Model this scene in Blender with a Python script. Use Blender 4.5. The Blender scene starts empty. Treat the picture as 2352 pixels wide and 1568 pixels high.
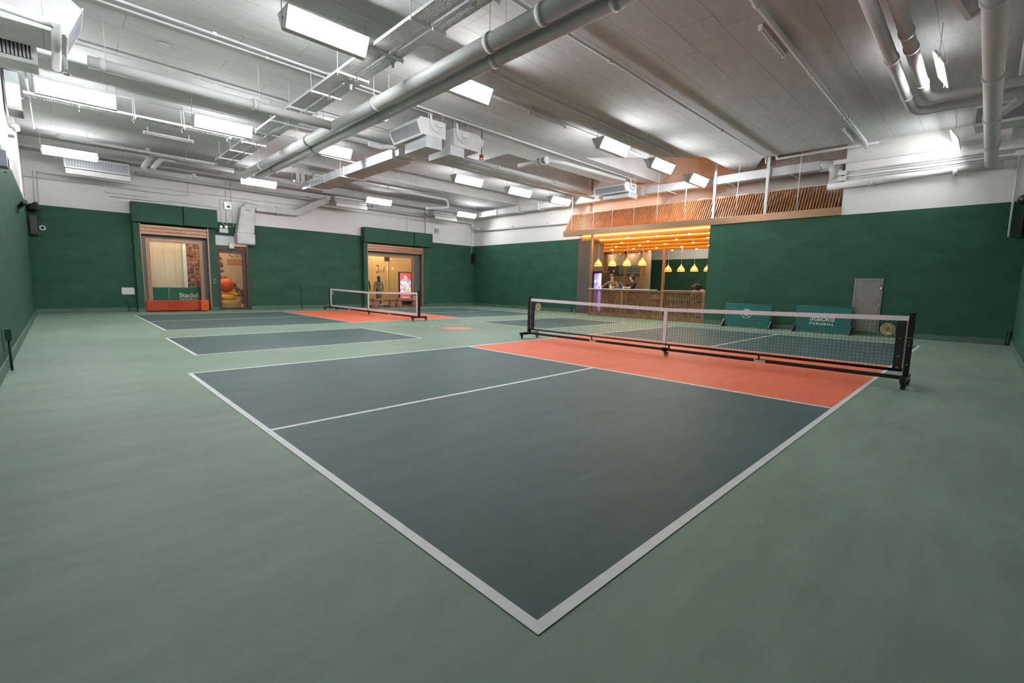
import bpy, bmesh, math, random
from mathutils import Vector, Matrix
random.seed(11)
S = bpy.context.scene
COL = S.collection
PI = math.pi

# ------------------------------------------------------------------ camera, world, exposure
def look_matrix(loc, yaw, pitch, roll):
    f = Vector((math.cos(yaw) * math.cos(pitch), math.sin(yaw) * math.cos(pitch), math.sin(pitch)))
    r = Vector((math.sin(yaw), -math.cos(yaw), 0))
    u = r.cross(f)
    r2 = r * math.cos(roll) + u * math.sin(roll)
    u2 = -r * math.sin(roll) + u * math.cos(roll)
    m = Matrix((r2, u2, -f)).transposed().to_4x4()
    m.translation = loc
    return m
cam_data = bpy.data.cameras.new('camera')
cam_data.sensor_width = 36.0
cam_data.lens = 36.0 * 1060.57 / 2352.0
cam_data.clip_start = 0.05
cam = bpy.data.objects.new('camera', cam_data)
COL.objects.link(cam)
cam.matrix_world = look_matrix(Vector((-1.1092, -0.9712, 1.2044)), 0.7949, -0.1200, 0.0208)
S.camera = cam
w = bpy.data.worlds.new('world'); S.world = w
w.use_nodes = True
w.node_tree.nodes['Background'].inputs[0].default_value = (0.9, 0.93, 1.0, 1)
w.node_tree.nodes['Background'].inputs[1].default_value = 0.03
S.view_settings.view_transform = 'Standard'
S.view_settings.look = 'None'
S.view_settings.gamma = 1.0
S.view_settings.use_curve_mapping = False
S.view_settings.exposure = 0.36
LAMP = 56.0          # radiance of the luminaire diffusers
COVE = 9.0           # warm cove strips in the bar
MALL = 22.0           # added warm ceiling panels in the corridor outside

# ------------------------------------------------------------------ materials
MATS = {}
def srgb(r, g, b):
    f = lambda c: (c / 255 / 12.92) if c / 255 <= 0.04045 else ((c / 255 + 0.055) / 1.055) ** 2.4
    return (f(r), f(g), f(b), 1)
def mat(name, col, rough=0.6, metal=0.0, var=0.06, scale=3.0, bump=0.0, spec=0.5, stretch=None):
    """plain procedural material: base colour with soft noise variation and optional fine relief"""
    if name in MATS: return MATS[name]
    m = bpy.data.materials.new(name); m.use_nodes = True
    nt = m.node_tree; N = nt.nodes; L = nt.links
    p = N['Principled BSDF']
    p.inputs['Roughness'].default_value = rough
    p.inputs['Metallic'].default_value = metal
    p.inputs['Specular IOR Level'].default_value = spec
    geo = N.new('ShaderNodeNewGeometry')
    src = geo.outputs['Position']
    if stretch:
        mp = N.new('ShaderNodeMapping'); mp.inputs['Scale'].default_value = stretch
        L.new(src, mp.inputs['Vector']); src = mp.outputs['Vector']
    nz = N.new('ShaderNodeTexNoise'); nz.inputs['Scale'].default_value = scale; nz.inputs['Detail'].default_value = 4
    L.new(src, nz.inputs['Vector'])
    rp = N.new('ShaderNodeMapRange')
    rp.inputs[1].default_value = 0.3; rp.inputs[2].default_value = 0.7
    rp.inputs[3].default_value = 1 - var; rp.inputs[4].default_value = 1 + var
    L.new(nz.outputs['Fac'], rp.inputs[0])
    mx = N.new('ShaderNodeMix'); mx.data_type = 'RGBA'; mx.blend_type = 'MULTIPLY'
    mx.inputs[0].default_value = 1.0
    mx.inputs[6].default_value = col if len(col) == 4 else (*col, 1)
    cc = N.new('ShaderNodeCombineColor')
    for i in range(3): L.new(rp.outputs[0], cc.inputs[i])
    L.new(cc.outputs[0], mx.inputs[7])
    L.new(mx.outputs[2], p.inputs['Base Color'])
    if bump:
        n2 = N.new('ShaderNodeTexNoise'); n2.inputs['Scale'].default_value = scale * 14; n2.inputs['Detail'].default_value = 3
        L.new(src, n2.inputs['Vector'])
        b = N.new('ShaderNodeBump'); b.inputs['Strength'].default_value = bump; b.inputs['Distance'].default_value = 0.01
        L.new(n2.outputs['Fac'], b.inputs['Height']); L.new(b.outputs[0], p.inputs['Normal'])
    MATS[name] = m
    return m
def emit(name, col, strength):
    m = bpy.data.materials.new(name); m.use_nodes = True
    nt = m.node_tree
    p = nt.nodes['Principled BSDF']
    p.inputs['Base Color'].default_value = (0.8, 0.8, 0.8, 1)
    p.inputs['Emission Color'].default_value = (*col[:3], 1)
    p.inputs['Emission Strength'].default_value = strength
    MATS[name] = m
    return m
def glass(name, tint=(0.95, 0.97, 0.96), gloss=0.08):
    m = bpy.data.materials.new(name); m.use_nodes = True
    nt = m.node_tree; N = nt.nodes; L = nt.links
    N.remove(N['Principled BSDF'])
    t = N.new('ShaderNodeBsdfTransparent'); t.inputs[0].default_value = (*tint, 1)
    g = N.new('ShaderNodeBsdfGlossy'); g.inputs['Roughness'].default_value = 0.02
    fr = N.new('ShaderNodeFresnel'); fr.inputs[0].default_value = 1.45
    mx = N.new('ShaderNodeMixShader')
    L.new(fr.outputs[0], mx.inputs[0]); L.new(t.outputs[0], mx.inputs[1]); L.new(g.outputs[0], mx.inputs[2])
    L.new(mx.outputs[0], N['Material Output'].inputs[0])
    MATS[name] = m
    return m

def wall_material(name, split):
    """painted wall: green below `split`, off-white above, faint sheet joints and roller marks"""
    m = bpy.data.materials.new(name); m.use_nodes = True
    nt = m.node_tree; N = nt.nodes; L = nt.links; p = N['Principled BSDF']
    geo = N.new('ShaderNodeNewGeometry'); sp = N.new('ShaderNodeSeparateXYZ'); L.new(geo.outputs['Position'], sp.inputs[0])
    gt = N.new('ShaderNodeMath'); gt.operation = 'GREATER_THAN'; gt.inputs[1].default_value = split; L.new(sp.outputs[2], gt.inputs[0])
    nz = N.new('ShaderNodeTexNoise'); nz.inputs['Scale'].default_value = 1.1; nz.inputs['Detail'].default_value = 6; nz.inputs['Roughness'].default_value = 0.65
    mp = N.new('ShaderNodeMapping'); mp.inputs['Scale'].default_value = (1, 1, 2.2); L.new(geo.outputs['Position'], mp.inputs[0]); L.new(mp.outputs[0], nz.inputs['Vector'])
    g = N.new('ShaderNodeValToRGB'); g.color_ramp.elements[0].position = 0.35; g.color_ramp.elements[1].position = 0.7
    g.color_ramp.elements[0].color = (0.025, 0.080, 0.050, 1); g.color_ramp.elements[1].color = (0.036, 0.108, 0.069, 1)
    wv = N.new('ShaderNodeValToRGB'); wv.color_ramp.elements[0].color = (0.66, 0.645, 0.63, 1); wv.color_ramp.elements[1].color = (0.76, 0.75, 0.735, 1)
    L.new(nz.outputs['Fac'], g.inputs[0]); L.new(nz.outputs['Fac'], wv.inputs[0])
    mx = N.new('ShaderNodeMix'); mx.data_type = 'RGBA'; L.new(gt.outputs[0], mx.inputs[0]); L.new(g.outputs[0], mx.inputs[6]); L.new(wv.outputs[0], mx.inputs[7])
    L.new(mx.outputs[2], p.inputs['Base Color'])
    p.inputs['Roughness'].default_value = 0.6; p.inputs['Specular IOR Level'].default_value = 0.18
    n2 = N.new('ShaderNodeTexNoise'); n2.inputs['Scale'].default_value = 3.5; n2.inputs['Detail'].default_value = 8; L.new(geo.outputs['Position'], n2.inputs['Vector'])
    b = N.new('ShaderNodeBump'); b.inputs['Strength'].default_value = 0.14; b.inputs['Distance'].default_value = 0.03
    L.new(n2.outputs['Fac'], b.inputs['Height']); L.new(b.outputs[0], p.inputs['Normal'])
    MATS[name] = m
    return m

def court_material(name, lo, hi, rough=0.55):
    """acrylic court paint: cloudy tone, brushed streaks, scuffs"""
    m = bpy.data.materials.new(name); m.use_nodes = True
    nt = m.node_tree; N = nt.nodes; L = nt.links; p = N['Principled BSDF']
    geo = N.new('ShaderNodeNewGeometry')
    mp = N.new('ShaderNodeMapping'); mp.inputs['Rotation'].default_value = (0, 0, 0.8); mp.inputs['Scale'].default_value = (0.5, 2.2, 1); L.new(geo.outputs['Position'], mp.inputs[0])
    n1 = N.new('ShaderNodeTexNoise'); n1.inputs['Scale'].default_value = 0.55; n1.inputs['Detail'].default_value = 7; n1.inputs['Roughness'].default_value = 0.62
    L.new(geo.outputs['Position'], n1.inputs['Vector'])
    n2 = N.new('ShaderNodeTexNoise'); n2.inputs['Scale'].default_value = 2.4; n2.inputs['Detail'].default_value = 8; n2.inputs['Roughness'].default_value = 0.7; L.new(mp.outputs[0], n2.inputs['Vector'])
    n3 = N.new('ShaderNodeTexNoise'); n3.inputs['Scale'].default_value = 260; n3.inputs['Detail'].default_value = 2; L.new(geo.outputs['Position'], n3.inputs['Vector'])
    ad = N.new('ShaderNodeMath'); ad.operation = 'ADD'; L.new(n1.outputs['Fac'], ad.inputs[0]); L.new(n2.outputs['Fac'], ad.inputs[1])
    a2 = N.new('ShaderNodeMath'); a2.operation = 'MULTIPLY_ADD'; a2.inputs[1].default_value = 0.35; L.new(n3.outputs['Fac'], a2.inputs[0]); L.new(ad.outputs[0], a2.inputs[2])
    rp = N.new('ShaderNodeMapRange'); rp.inputs[1].default_value = 0.85; rp.inputs[2].default_value = 1.5; L.new(a2.outputs[0], rp.inputs[0])
    mx = N.new('ShaderNodeMix'); mx.data_type = 'RGBA'; mx.inputs[6].default_value = lo; mx.inputs[7].default_value = hi
    L.new(rp.outputs[0], mx.inputs[0]); L.new(mx.outputs[2], p.inputs['Base Color'])
    p.inputs['Roughness'].default_value = rough
    p.inputs['Specular IOR Level'].default_value = 0.16
    b = N.new('ShaderNodeBump'); b.inputs['Strength'].default_value = 0.12; b.inputs['Distance'].default_value = 0.004
    L.new(n3.outputs['Fac'], b.inputs['Height']); L.new(b.outputs[0], p.inputs['Normal'])
    MATS[name] = m
    return m

def ceiling_material(name):
    """painted board-marked concrete: sheet joints with broken ridges, pin holes, clouding"""
    m = bpy.data.materials.new(name); m.use_nodes = True
    nt = m.node_tree; N = nt.nodes; L = nt.links; p = N['Principled BSDF']
    geo = N.new('ShaderNodeNewGeometry')
    bt = N.new('ShaderNodeTexBrick'); bt.inputs['Scale'].default_value = 1.0
    bt.inputs['Brick Width'].default_value = 2.44; bt.inputs['Row Height'].default_value = 0.61; bt.offset = 0.37; bt.squash = 1.4; bt.squash_frequency = 3
    bt.inputs['Mortar Size'].default_value = 0.005; bt.inputs['Mortar Smooth'].default_value = 0.2
    bt.inputs['Color1'].default_value = (1, 1, 1, 1); bt.inputs['Color2'].default_value = (0.97, 0.97, 0.97, 1); bt.inputs['Mortar'].default_value = (0, 0, 0, 1)
    nd = N.new('ShaderNodeTexNoise'); nd.inputs['Scale'].default_value = 0.9; L.new(geo.outputs['Position'], nd.inputs['Vector'])
    va = N.new('ShaderNodeVectorMath'); va.operation = 'MULTIPLY_ADD'; va.inputs[1].default_value = (0.05, 0.05, 0); L.new(nd.outputs['Color'], va.inputs[0]); L.new(geo.outputs['Position'], va.inputs[2])
    L.new(va.outputs[0], bt.inputs['Vector'])
    n1 = N.new('ShaderNodeTexNoise'); n1.inputs['Scale'].default_value = 2.6; n1.inputs['Detail'].default_value = 6; L.new(geo.outputs['Position'], n1.inputs['Vector'])
    th = N.new('ShaderNodeMapRange'); th.inputs[1].default_value = 0.52; th.inputs[2].default_value = 0.60; L.new(n1.outputs['Fac'], th.inputs[0])
    jm = N.new('ShaderNodeMath'); jm.operation = 'MULTIPLY'; L.new(bt.outputs['Fac'], jm.inputs[0]); L.new(th.outputs[0], jm.inputs[1])
    n2 = N.new('ShaderNodeTexNoise'); n2.inputs['Scale'].default_value = 7; n2.inputs['Detail'].default_value = 8; n2.inputs['Roughness'].default_value = 0.7
    mp = N.new('ShaderNodeMapping'); mp.inputs['Scale'].default_value = (0.25, 1.4, 1); L.new(geo.outputs['Position'], mp.inputs[0]); L.new(mp.outputs[0], n2.inputs['Vector'])
    ra = N.new('ShaderNodeValToRGB'); ra.color_ramp.elements[0].position = 0.3; ra.color_ramp.elements[1].position = 0.72
    ra.color_ramp.elements[0].color = (0.45, 0.45, 0.45, 1); ra.color_ramp.elements[1].color = (0.56, 0.56, 0.56, 1); L.new(n2.outputs['Fac'], ra.inputs[0])
    tb = N.new('ShaderNodeMix'); tb.data_type = 'RGBA'; tb.blend_type = 'MULTIPLY'; tb.inputs[0].default_value = 0.45; L.new(ra.outputs[0], tb.inputs[6])
    L.new(bt.outputs['Color'], tb.inputs[7])
    dk = N.new('ShaderNodeMix'); dk.data_type = 'RGBA'; dk.inputs[7].default_value = (0.27, 0.265, 0.26, 1)
    f5 = N.new('ShaderNodeMath'); f5.operation = 'MULTIPLY'; f5.inputs[1].default_value = 0.3; L.new(jm.outputs[0], f5.inputs[0])
    L.new(f5.outputs[0], dk.inputs[0]); L.new(tb.outputs[2], dk.inputs[6]); L.new(dk.outputs[2], p.inputs['Base Color'])
    p.inputs['Roughness'].default_value = 0.8; p.inputs['Specular IOR Level'].default_value = 0.15
    hs = N.new('ShaderNodeMath'); hs.operation = 'MULTIPLY_ADD'; hs.inputs[1].default_value = 0.5; L.new(n2.outputs['Fac'], hs.inputs[0]); L.new(jm.outputs[0], hs.inputs[2])
    b = N.new('ShaderNodeBump'); b.inputs['Strength'].default_value = 0.35; b.inputs['Distance'].default_value = 0.012
    L.new(hs.outputs[0], b.inputs['Height']); L.new(b.outputs[0], p.inputs['Normal'])
    MATS[name] = m
    return m

WALL = wall_material('painted_wall', 3.45)
FLOOR = court_material('floor_sage', (0.158, 0.222, 0.164, 1), (0.232, 0.318, 0.240, 1))
COURT = court_material('floor_slate', (0.047, 0.086, 0.080, 1), (0.080, 0.136, 0.127, 1))
KITCHEN = court_material('floor_coral', (0.64, 0.125, 0.058, 1), (0.80, 0.185, 0.095, 1))
LINE = mat('line_paint', (0.62, 0.64, 0.64), 0.5, var=0.08, scale=8)
CEIL = ceiling_material('ceiling_concrete')
PIPE = mat('pipe_paint', (0.50, 0.505, 0.50), 0.5, spec=0.3, var=0.05, scale=2)
PIPE2 = mat('bright_pipe_paint', (0.60, 0.60, 0.60), 0.5, spec=0.3, var=0.05, scale=2)
GALV = mat('galvanised_duct', (0.50, 0.51, 0.52), 0.5, metal=0.2, var=0.10, scale=5)
DUCT = mat('duct_paint', (0.56, 0.56, 0.565), 0.5, spec=0.3, var=0.07, scale=4, bump=0.1)
WHITE = mat('white_paint', (0.66, 0.66, 0.655), 0.5, spec=0.3, var=0.04)
GRILLE = mat('grille_grey', (0.30, 0.32, 0.35), 0.5, var=0.05)
DARK = mat('dark_void', (0.02, 0.02, 0.022), 0.8)
BLACK = mat('black_metal', (0.010, 0.010, 0.011), 0.38, var=0.1)
BLACKC = mat('black_cloth', (0.012, 0.011, 0.012), 0.75, var=0.2, scale=30, bump=0.4)
RUBBER = mat('rubber', (0.02, 0.02, 0.02), 0.7)
CHROME = mat('chrome', (0.7, 0.7, 0.7), 0.2, metal=1.0)
GREEN = mat('green_paint', (0.030, 0.094, 0.060), 0.55, spec=0.2, var=0.12, scale=2.5, bump=0.06)
GREENL = mat('baseboard_green', (0.072, 0.135, 0.095), 0.55, var=0.1, scale=4)
COPPER = mat('copper_trim', (0.40, 0.215, 0.135), 0.36, metal=0.35, var=0.08, scale=4)
BRONZE = mat('bronze_fascia', (0.30, 0.175, 0.10), 0.35, metal=0.55, var=0.07, scale=3, stretch=(1, 0.2, 6))
BROWN = mat('brown_frame', (0.085, 0.055, 0.045), 0.35, metal=0.4, var=0.1)
DARKWALL = mat('dark_laminate', (0.10, 0.088, 0.08), 0.45, var=0.1)
WOOD = mat('slat_wood', (0.36, 0.175, 0.075), 0.5, var=0.22, scale=6, stretch=(1, 1, 0.3), bump=0.1)
WOODD = mat('counter_wood', (0.26, 0.125, 0.055), 0.5, var=0.22, scale=6, stretch=(1, 1, 0.3), bump=0.1)
TEAL = mat('teal_vinyl', (0.004, 0.125, 0.105), 0.45, var=0.06)
VINYLG = mat('green_vinyl', (0.012, 0.15, 0.09), 0.45, var=0.06)
PRINT = mat('white_print', (0.72, 0.74, 0.72), 0.6)
ROPE = mat('net_white', (0.72, 0.71, 0.69), 0.8)
TAPE = mat('net_tape', (0.72, 0.69, 0.73), 0.7, var=0.1, scale=30)
NETB = mat('net_black', (0.012, 0.014, 0.014), 0.8)
ORANGE = mat('orange_foam', (0.80, 0.085, 0.012), 0.5, var=0.05)
STEEL = mat('brushed_steel', (0.40, 0.39, 0.37), 0.28, metal=0.85, var=0.1, scale=3, bump=0.05)

# ------------------------------------------------------------------ mesh building
class G:
    """collects shapes for one mesh"""
    def __init__(s): s.v = []; s.f = []; s.m = []; s.sm = []; s.mi = 0
    def add(s, vs, fs, smooth=False):
        o = len(s.v); s.v += [tuple(v) for v in vs]
        for f in fs: s.f.append(tuple(i + o for i in f)); s.m.append(s.mi); s.sm.append(smooth)
        return s
    def box(s, x0, x1, y0, y1, z0, z1):
        if x0 > x1: x0, x1 = x1, x0
        if y0 > y1: y0, y1 = y1, y0
        if z0 > z1: z0, z1 = z1, z0
        return s.add([(x0,y0,z0),(x1,y0,z0),(x1,y1,z0),(x0,y1,z0),(x0,y0,z1),(x1,y0,z1),(x1,y1,z1),(x0,y1,z1)],
                     [(3,2,1,0),(4,5,6,7),(0,1,5,4),(1,2,6,5),(2,3,7,6),(3,0,4,7)])
    def hexa(s, p):   # 8 corners in the box order
        return s.add(p, [(3,2,1,0),(4,5,6,7),(0,1,5,4),(1,2,6,5),(2,3,7,6),(3,0,4,7)])
    def bar(s, a, b, w, h, up=(0, 0, 1)):
        a = Vector(a); b = Vector(b); d = (b - a).normalized(); up = Vector(up)
        if abs(d.dot(up)) > 0.98: up = Vector((0, 1, 0)) if abs(d.y) < 0.9 else Vector((1, 0, 0))
        r = d.cross(up).normalized(); u = r.cross(d)
        q = lambda c, i, j: c + r * (w / 2 * i) + u * (h / 2 * j)
        return s.add([q(a,-1,-1),q(a,1,-1),q(b,1,-1),q(b,-1,-1),q(a,-1,1),q(a,1,1),q(b,1,1),q(b,-1,1)],
                     [(3,2,1,0),(4,5,6,7),(0,1,5,4),(1,2,6,5),(2,3,7,6),(3,0,4,7)])
    def tube(s, pts, r, n=10, caps=True, bend=0.0):
        pts = [Vector(p) for p in pts]
        if bend and len(pts) > 2:
            out = [pts[0]]
            for i in range(1, len(pts) - 1):
                a, b, c = pts[i-1], pts[i], pts[i+1]
                d1 = (a - b); d2 = (c - b)
                t = min(bend, d1.length * .45, d2.length * .45)
                p1 = b + d1.normalized() * t; p2 = b + d2.normalized() * t
                for k in range(5):
                    u = k / 4
                    out.append(p1 * (1-u)**2 + b * 2*u*(1-u) + p2 * u*u)
            out.append(pts[-1]); pts = out
        rs = list(r) if isinstance(r, (list, tuple)) else [r] * len(pts)
        if len(rs) != len(pts):
            q = [u * (len(rs) - 1) / (len(pts) - 1) for u in range(len(pts))]
            rs = [rs[min(int(u), len(rs) - 2)] * (1 - (u - min(int(u), len(rs) - 2))) + rs[min(int(u), len(rs) - 2) + 1] * (u - min(int(u), len(rs) - 2)) for u in q]
        T0 = (pts[1] - pts[0]).normalized()
        ref = Vector((0, 0, 1)) if abs(T0.z) < 0.9 else Vector((1, 0, 0))
        nrm = T0.cross(ref).normalized()
        vs = []
        for i, p in enumerate(pts):
            if i == 0: t = T0
            elif i == len(pts) - 1: t = (pts[i] - pts[i-1]).normalized()
            else:
                t = (pts[i] - pts[i-1]).normalized() + (pts[i+1] - pts[i]).normalized()
                t = t.normalized() if t.length > 1e-6 else T0
            nrm = (nrm - t * nrm.dot(t)); nrm = nrm.normalized() if nrm.length > 1e-6 else t.orthogonal().normalized()
            bn = t.cross(nrm)
            for k in range(n):
                a = 2 * PI * k / n
                vs.append(p + (nrm * math.cos(a) + bn * math.sin(a)) * rs[i])
        fs = []
        for i in range(len(pts) - 1):
            for k in range(n):
                k2 = (k + 1) % n
                fs.append((i*n+k, i*n+k2, (i+1)*n+k2, (i+1)*n+k))
        s.add(vs, fs, True)
        if caps:
            o = len(s.v) - len(vs)
            s.f.append(tuple(o + k for k in reversed(range(n)))); s.m.append(s.mi); s.sm.append(False)
            s.f.append(tuple(o + (len(pts)-1)*n + k for k in range(n))); s.m.append(s.mi); s.sm.append(False)
        return s
    def cyl(s, a, b, r, n=12): return s.tube([a, b], r, n)
    def lathe(s, prof, c=(0, 0, 0), n=20, caps=False):
        vs = [(c[0] + r * math.cos(2*PI*k/n), c[1] + r * math.sin(2*PI*k/n), c[2] + z) for r, z in prof for k in range(n)]
        fs = [(i*n+k, i*n+(k+1)%n, (i+1)*n+(k+1)%n, (i+1)*n+k) for i in range(len(prof)-1) for k in range(n)]
        return s.add(vs, fs, True)
    def ball(s, c, r, n=12, sc=(1, 1, 1), rot=None):
        vs = []; m = n // 2
        for i in range(m + 1):
            th = PI * i / m
            for k in range(n):
                a = 2 * PI * k / n
                v = Vector((r*sc[0]*math.sin(th)*math.cos(a), r*sc[1]*math.sin(th)*math.sin(a), r*sc[2]*math.cos(th)))
                if rot is not None: v = rot @ v
                vs.append(Vector(c) + v)
        fs = [(i*n+k, (i+1)*n+k, (i+1)*n+(k+1)%n, i*n+(k+1)%n) for i in range(m) for k in range(n)]
        return s.add(vs, fs, True)
    def prism(s, poly, axis, a, b):
        """extrude a 2D polygon along axis from a to b; (u,v) are the other two axes in xyz order"""
        def P(u, v, t):
            return {'x': (t, u, v), 'y': (u, t, v), 'z': (u, v, t)}[axis]
        n = len(poly)
        vs = [P(u, v, a) for u, v in poly] + [P(u, v, b) for u, v in poly]
        fs = [tuple(reversed(range(n))), tuple(range(n, 2*n))] + [(i, (i+1)%n, n+(i+1)%n, n+i) for i in range(n)]
        return s.add(vs, fs)
    def disc(s, c, r, axis='x', t=0.004, n=24, r0=0.0):
        ring = []
        for rr in ([r0, r] if r0 else [r]):
            ring.append([(rr*math.cos(2*PI*k/n), rr*math.sin(2*PI*k/n)) for k in range(n)])
        def P(u, v, w):
            return {'x': (c[0]+w, c[1]+u, c[2]+v), 'y': (c[0]+u, c[1]+w, c[2]+v), 'z': (c[0]+u, c[1]+v, c[2]+w)}[axis]
        if not r0:
            vs = [P(u, v, -t/2) for u, v in ring[0]] + [P(u, v, t/2) for u, v in ring[0]]
            fs = [tuple(reversed(range(n))), tuple(range(n, 2*n))] + [(i, (i+1)%n, n+(i+1)%n, n+i) for i in range(n)]
        else:
            vs = [P(u, v, w_) for w_ in (-t/2, t/2) for rg in ring for u, v in rg]
            fs = []
            for i in range(n):
                j = (i+1) % n
                fs += [(i, j, n+j, n+i), (2*n+i, 3*n+i, 3*n+j, 2*n+j), (n+i, n+j, 3*n+j, 3*n+i), (i, 2*n+i, 2*n+j, j)]
        return s.add(vs, fs)

def root_of(o):
    while o.parent: o = o.parent
    return o
def tag(o, label=None, cat=None, group=None, kind=None):
    if label: o['label'] = label
    if cat: o['category'] = cat
    if group: o['group'] = group
    if kind: o['kind'] = kind
    return o
def fix_normals(me):
    b = bmesh.new(); b.from_mesh(me)
    bmesh.ops.recalc_face_normals(b, faces=b.faces)
    b.to_mesh(me); b.free()
def O(name, g, m, parent=None, label=None, cat=None, group=None, kind=None, tri=False, bevel=0):
    """link ONE mesh object. Shapes are given in world space; a child stores them relative to its thing."""
    me = bpy.data.meshes.new(name)
    if parent:
        base = root_of(parent).location.copy()
    else:
        xs = [v[0] for v in g.v]; ys = [v[1] for v in g.v]; zs = [v[2] for v in g.v]
        base = Vector(((min(xs)+max(xs))/2, (min(ys)+max(ys))/2, min(zs)))
    me.from_pydata([(v[0]-base.x, v[1]-base.y, v[2]-base.z) for v in g.v], [], g.f)
    ms = m if isinstance(m, (list, tuple)) else [m]
    for q in ms: me.materials.append(q)
    me.polygons.foreach_set('material_index', g.m)
    me.polygons.foreach_set('use_smooth', g.sm)
    me.validate(); fix_normals(me)
    o = bpy.data.objects.new(name, me); COL.objects.link(o)
    if parent: o.parent = parent
    else: o.location = base
    if bevel:
        bv = o.modifiers.new('bevel', 'BEVEL'); bv.width = bevel; bv.segments = 2; bv.limit_method = 'ANGLE'
    return tag(o, label, cat, group, kind)
def T(name, label, cat, loc, group=None, kind=None):
    o = bpy.data.objects.new(name, None); COL.objects.link(o)
    o.location = loc; o.empty_display_size = 0.1
    return tag(o, label, cat, group, kind)
def dup(root, loc, label=None, rz=None):
    """copy a thing with its parts and sub-parts (mesh data shared)"""
    r = root.copy(); COL.objects.link(r); r.location = loc
    if rz is not None: r.rotation_euler = (0, 0, rz)
    if label: r['label'] = label
    for ch in list(root.children):
        c = ch.copy(); COL.objects.link(c); c.parent = r
        for gch in list(ch.children):
            d = gch.copy(); COL.objects.link(d); d.parent = c
    return r
def text_geo(s, size, bold=0.0, depth=0.004, align='CENTER', font_shear=0.0, space=1.0):
    """lettering as verts/faces in the XY plane, centred on its own box in Y by cap height"""
    cu = bpy.data.curves.new('lettering', 'FONT')
    cu.body = s; cu.size = size; cu.align_x = align; cu.offset = bold; cu.extrude = depth / 2; cu.resolution_u = 3; cu.space_character = space
    ob = bpy.data.objects.new('lettering', cu); COL.objects.link(ob)
    dg = bpy.context.evaluated_depsgraph_get()
    me = bpy.data.meshes.new_from_object(ob.evaluated_get(dg))
    vs = [tuple(v.co) for v in me.vertices]; fs = [tuple(p.vertices) for p in me.polygons]
    bpy.data.objects.remove(ob); bpy.data.curves.remove(cu); bpy.data.meshes.remove(me)
    return vs, fs
def put_text(g, s, size, origin, right, up, bold=0.0, depth=0.004, align='CENTER', space=1.0, sx=1.0):
    vs, fs = text_geo(s, size, bold, depth, align, space=space)
    r = Vector(right).normalized(); u = Vector(up).normalized(); n = r.cross(u); o = Vector(origin)
    g.add([o + r*(v[0]*sx) + u*v[1] + n*v[2] for v in vs], fs)
    return g
def arc_text(g, s, size, centre, right, up, radius, a0, a1, bold=0.0, depth=0.004, inward=False):
    """letters set on a circle from angle a0 to a1 (degrees, 90 = top)"""
    r = Vector(right).normalized(); u = Vector(up).normalized(); c = Vector(centre)
    n = len(s)
    for i, ch in enumerate(s):
        if ch == ' ': continue
        a = math.radians(a0 + (a1 - a0) * (i / max(1, n - 1)))
        rad = r * math.cos(a) + u * math.sin(a)
        tan = r * math.sin(a) - u * math.cos(a)
        if inward: rad_u, tn = -rad, -tan
        else: rad_u, tn = rad, tan
        put_text(g, ch, size, c + rad * radius, tn, rad_u, bold, depth)
    return g
# ================================================================== THE SETTING
H = 5.4
g = G(); g.box(-1.8, 26.0, -1.7, 27.0, -0.12, 0.0)
floor = O('floor', g, FLOOR, kind='structure', label='sage green acrylic court floor')
def pad(name, x0, x1, y0, y1, m, z=0.002):
    return O(name, G().box(x0, x1, y0, y1, 0.0, z), m, floor)
def stripe(pts, z=0.0036):
    return O('court_line', G().add([(p[0], p[1], z) for p in pts] + [(p[0], p[1], 0) for p in pts], [(0,1,2,3),(7,6,5,4),(0,1,5,4),(1,2,6,5),(2,3,7,6),(3,0,4,7)]), LINE, floor)
def seg(x0, y0, x1, y1, w=0.05):
    if abs(x1 - x0) > abs(y1 - y0): return stripe([(x0, y0-w/2), (x1, y1-w/2), (x1, y1+w/2), (x0, y0+w/2)])
    return stripe([(x0-w/2, y0), (x0+w/2, y0), (x1+w/2, y1), (x1-w/2, y1)])
def court(X, Y, LEN, W, mid=None):
    c = X + LEN/2; k = 2.084
    pad('court_surface', X, c-k, Y, Y+W, COURT); pad('court_surface', c+k, X+LEN, Y, Y+W, COURT)
    pad('kitchen_surface', c-k, c+k, Y, Y+W, KITCHEN)
    w_ = 0.05
    seg(X+w_/2, Y, X+w_/2, Y+W); seg(X+LEN-w_/2, Y, X+LEN-w_/2, Y+W)
    seg(X+w_, Y+w_/2, X+LEN-w_, Y+w_/2); seg(X+w_, Y+W-w_/2, X+LEN-w_, Y+W-w_/2)
    seg(c-k, Y+w_, c-k, Y+W-w_); seg(c+k, Y+w_, c+k, Y+W-w_)
    m0, m1 = mid or (Y+W/2, Y+W/2)
    seg(X+w_, m0, c-k-w_/2, m1); seg(c+k+w_/2, Y+W/2, X+LEN-w_, Y+W/2)
court(0.0, 0.0, 13.355, 6.1, (2.98, 3.07))
court(0.5985, 12.37, 13.377, 6.1, (15.33, 15.46))
for x0, x1 in ((0.37, 4.663), (8.73, 13.044)):
    y0, y1 = 7.7276, 10.6458
    pad('practice_surface', x0, x1, y0, y1, COURT)
    seg(x0+.025, y0, x0+.025, y1); seg(x1-.025, y0, x1-.025, y1); seg(x0+.05, y0+.025, x1-.05, y0+.025); seg(x0+.05, y1-.025, x1-.05, y1-.025)
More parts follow.
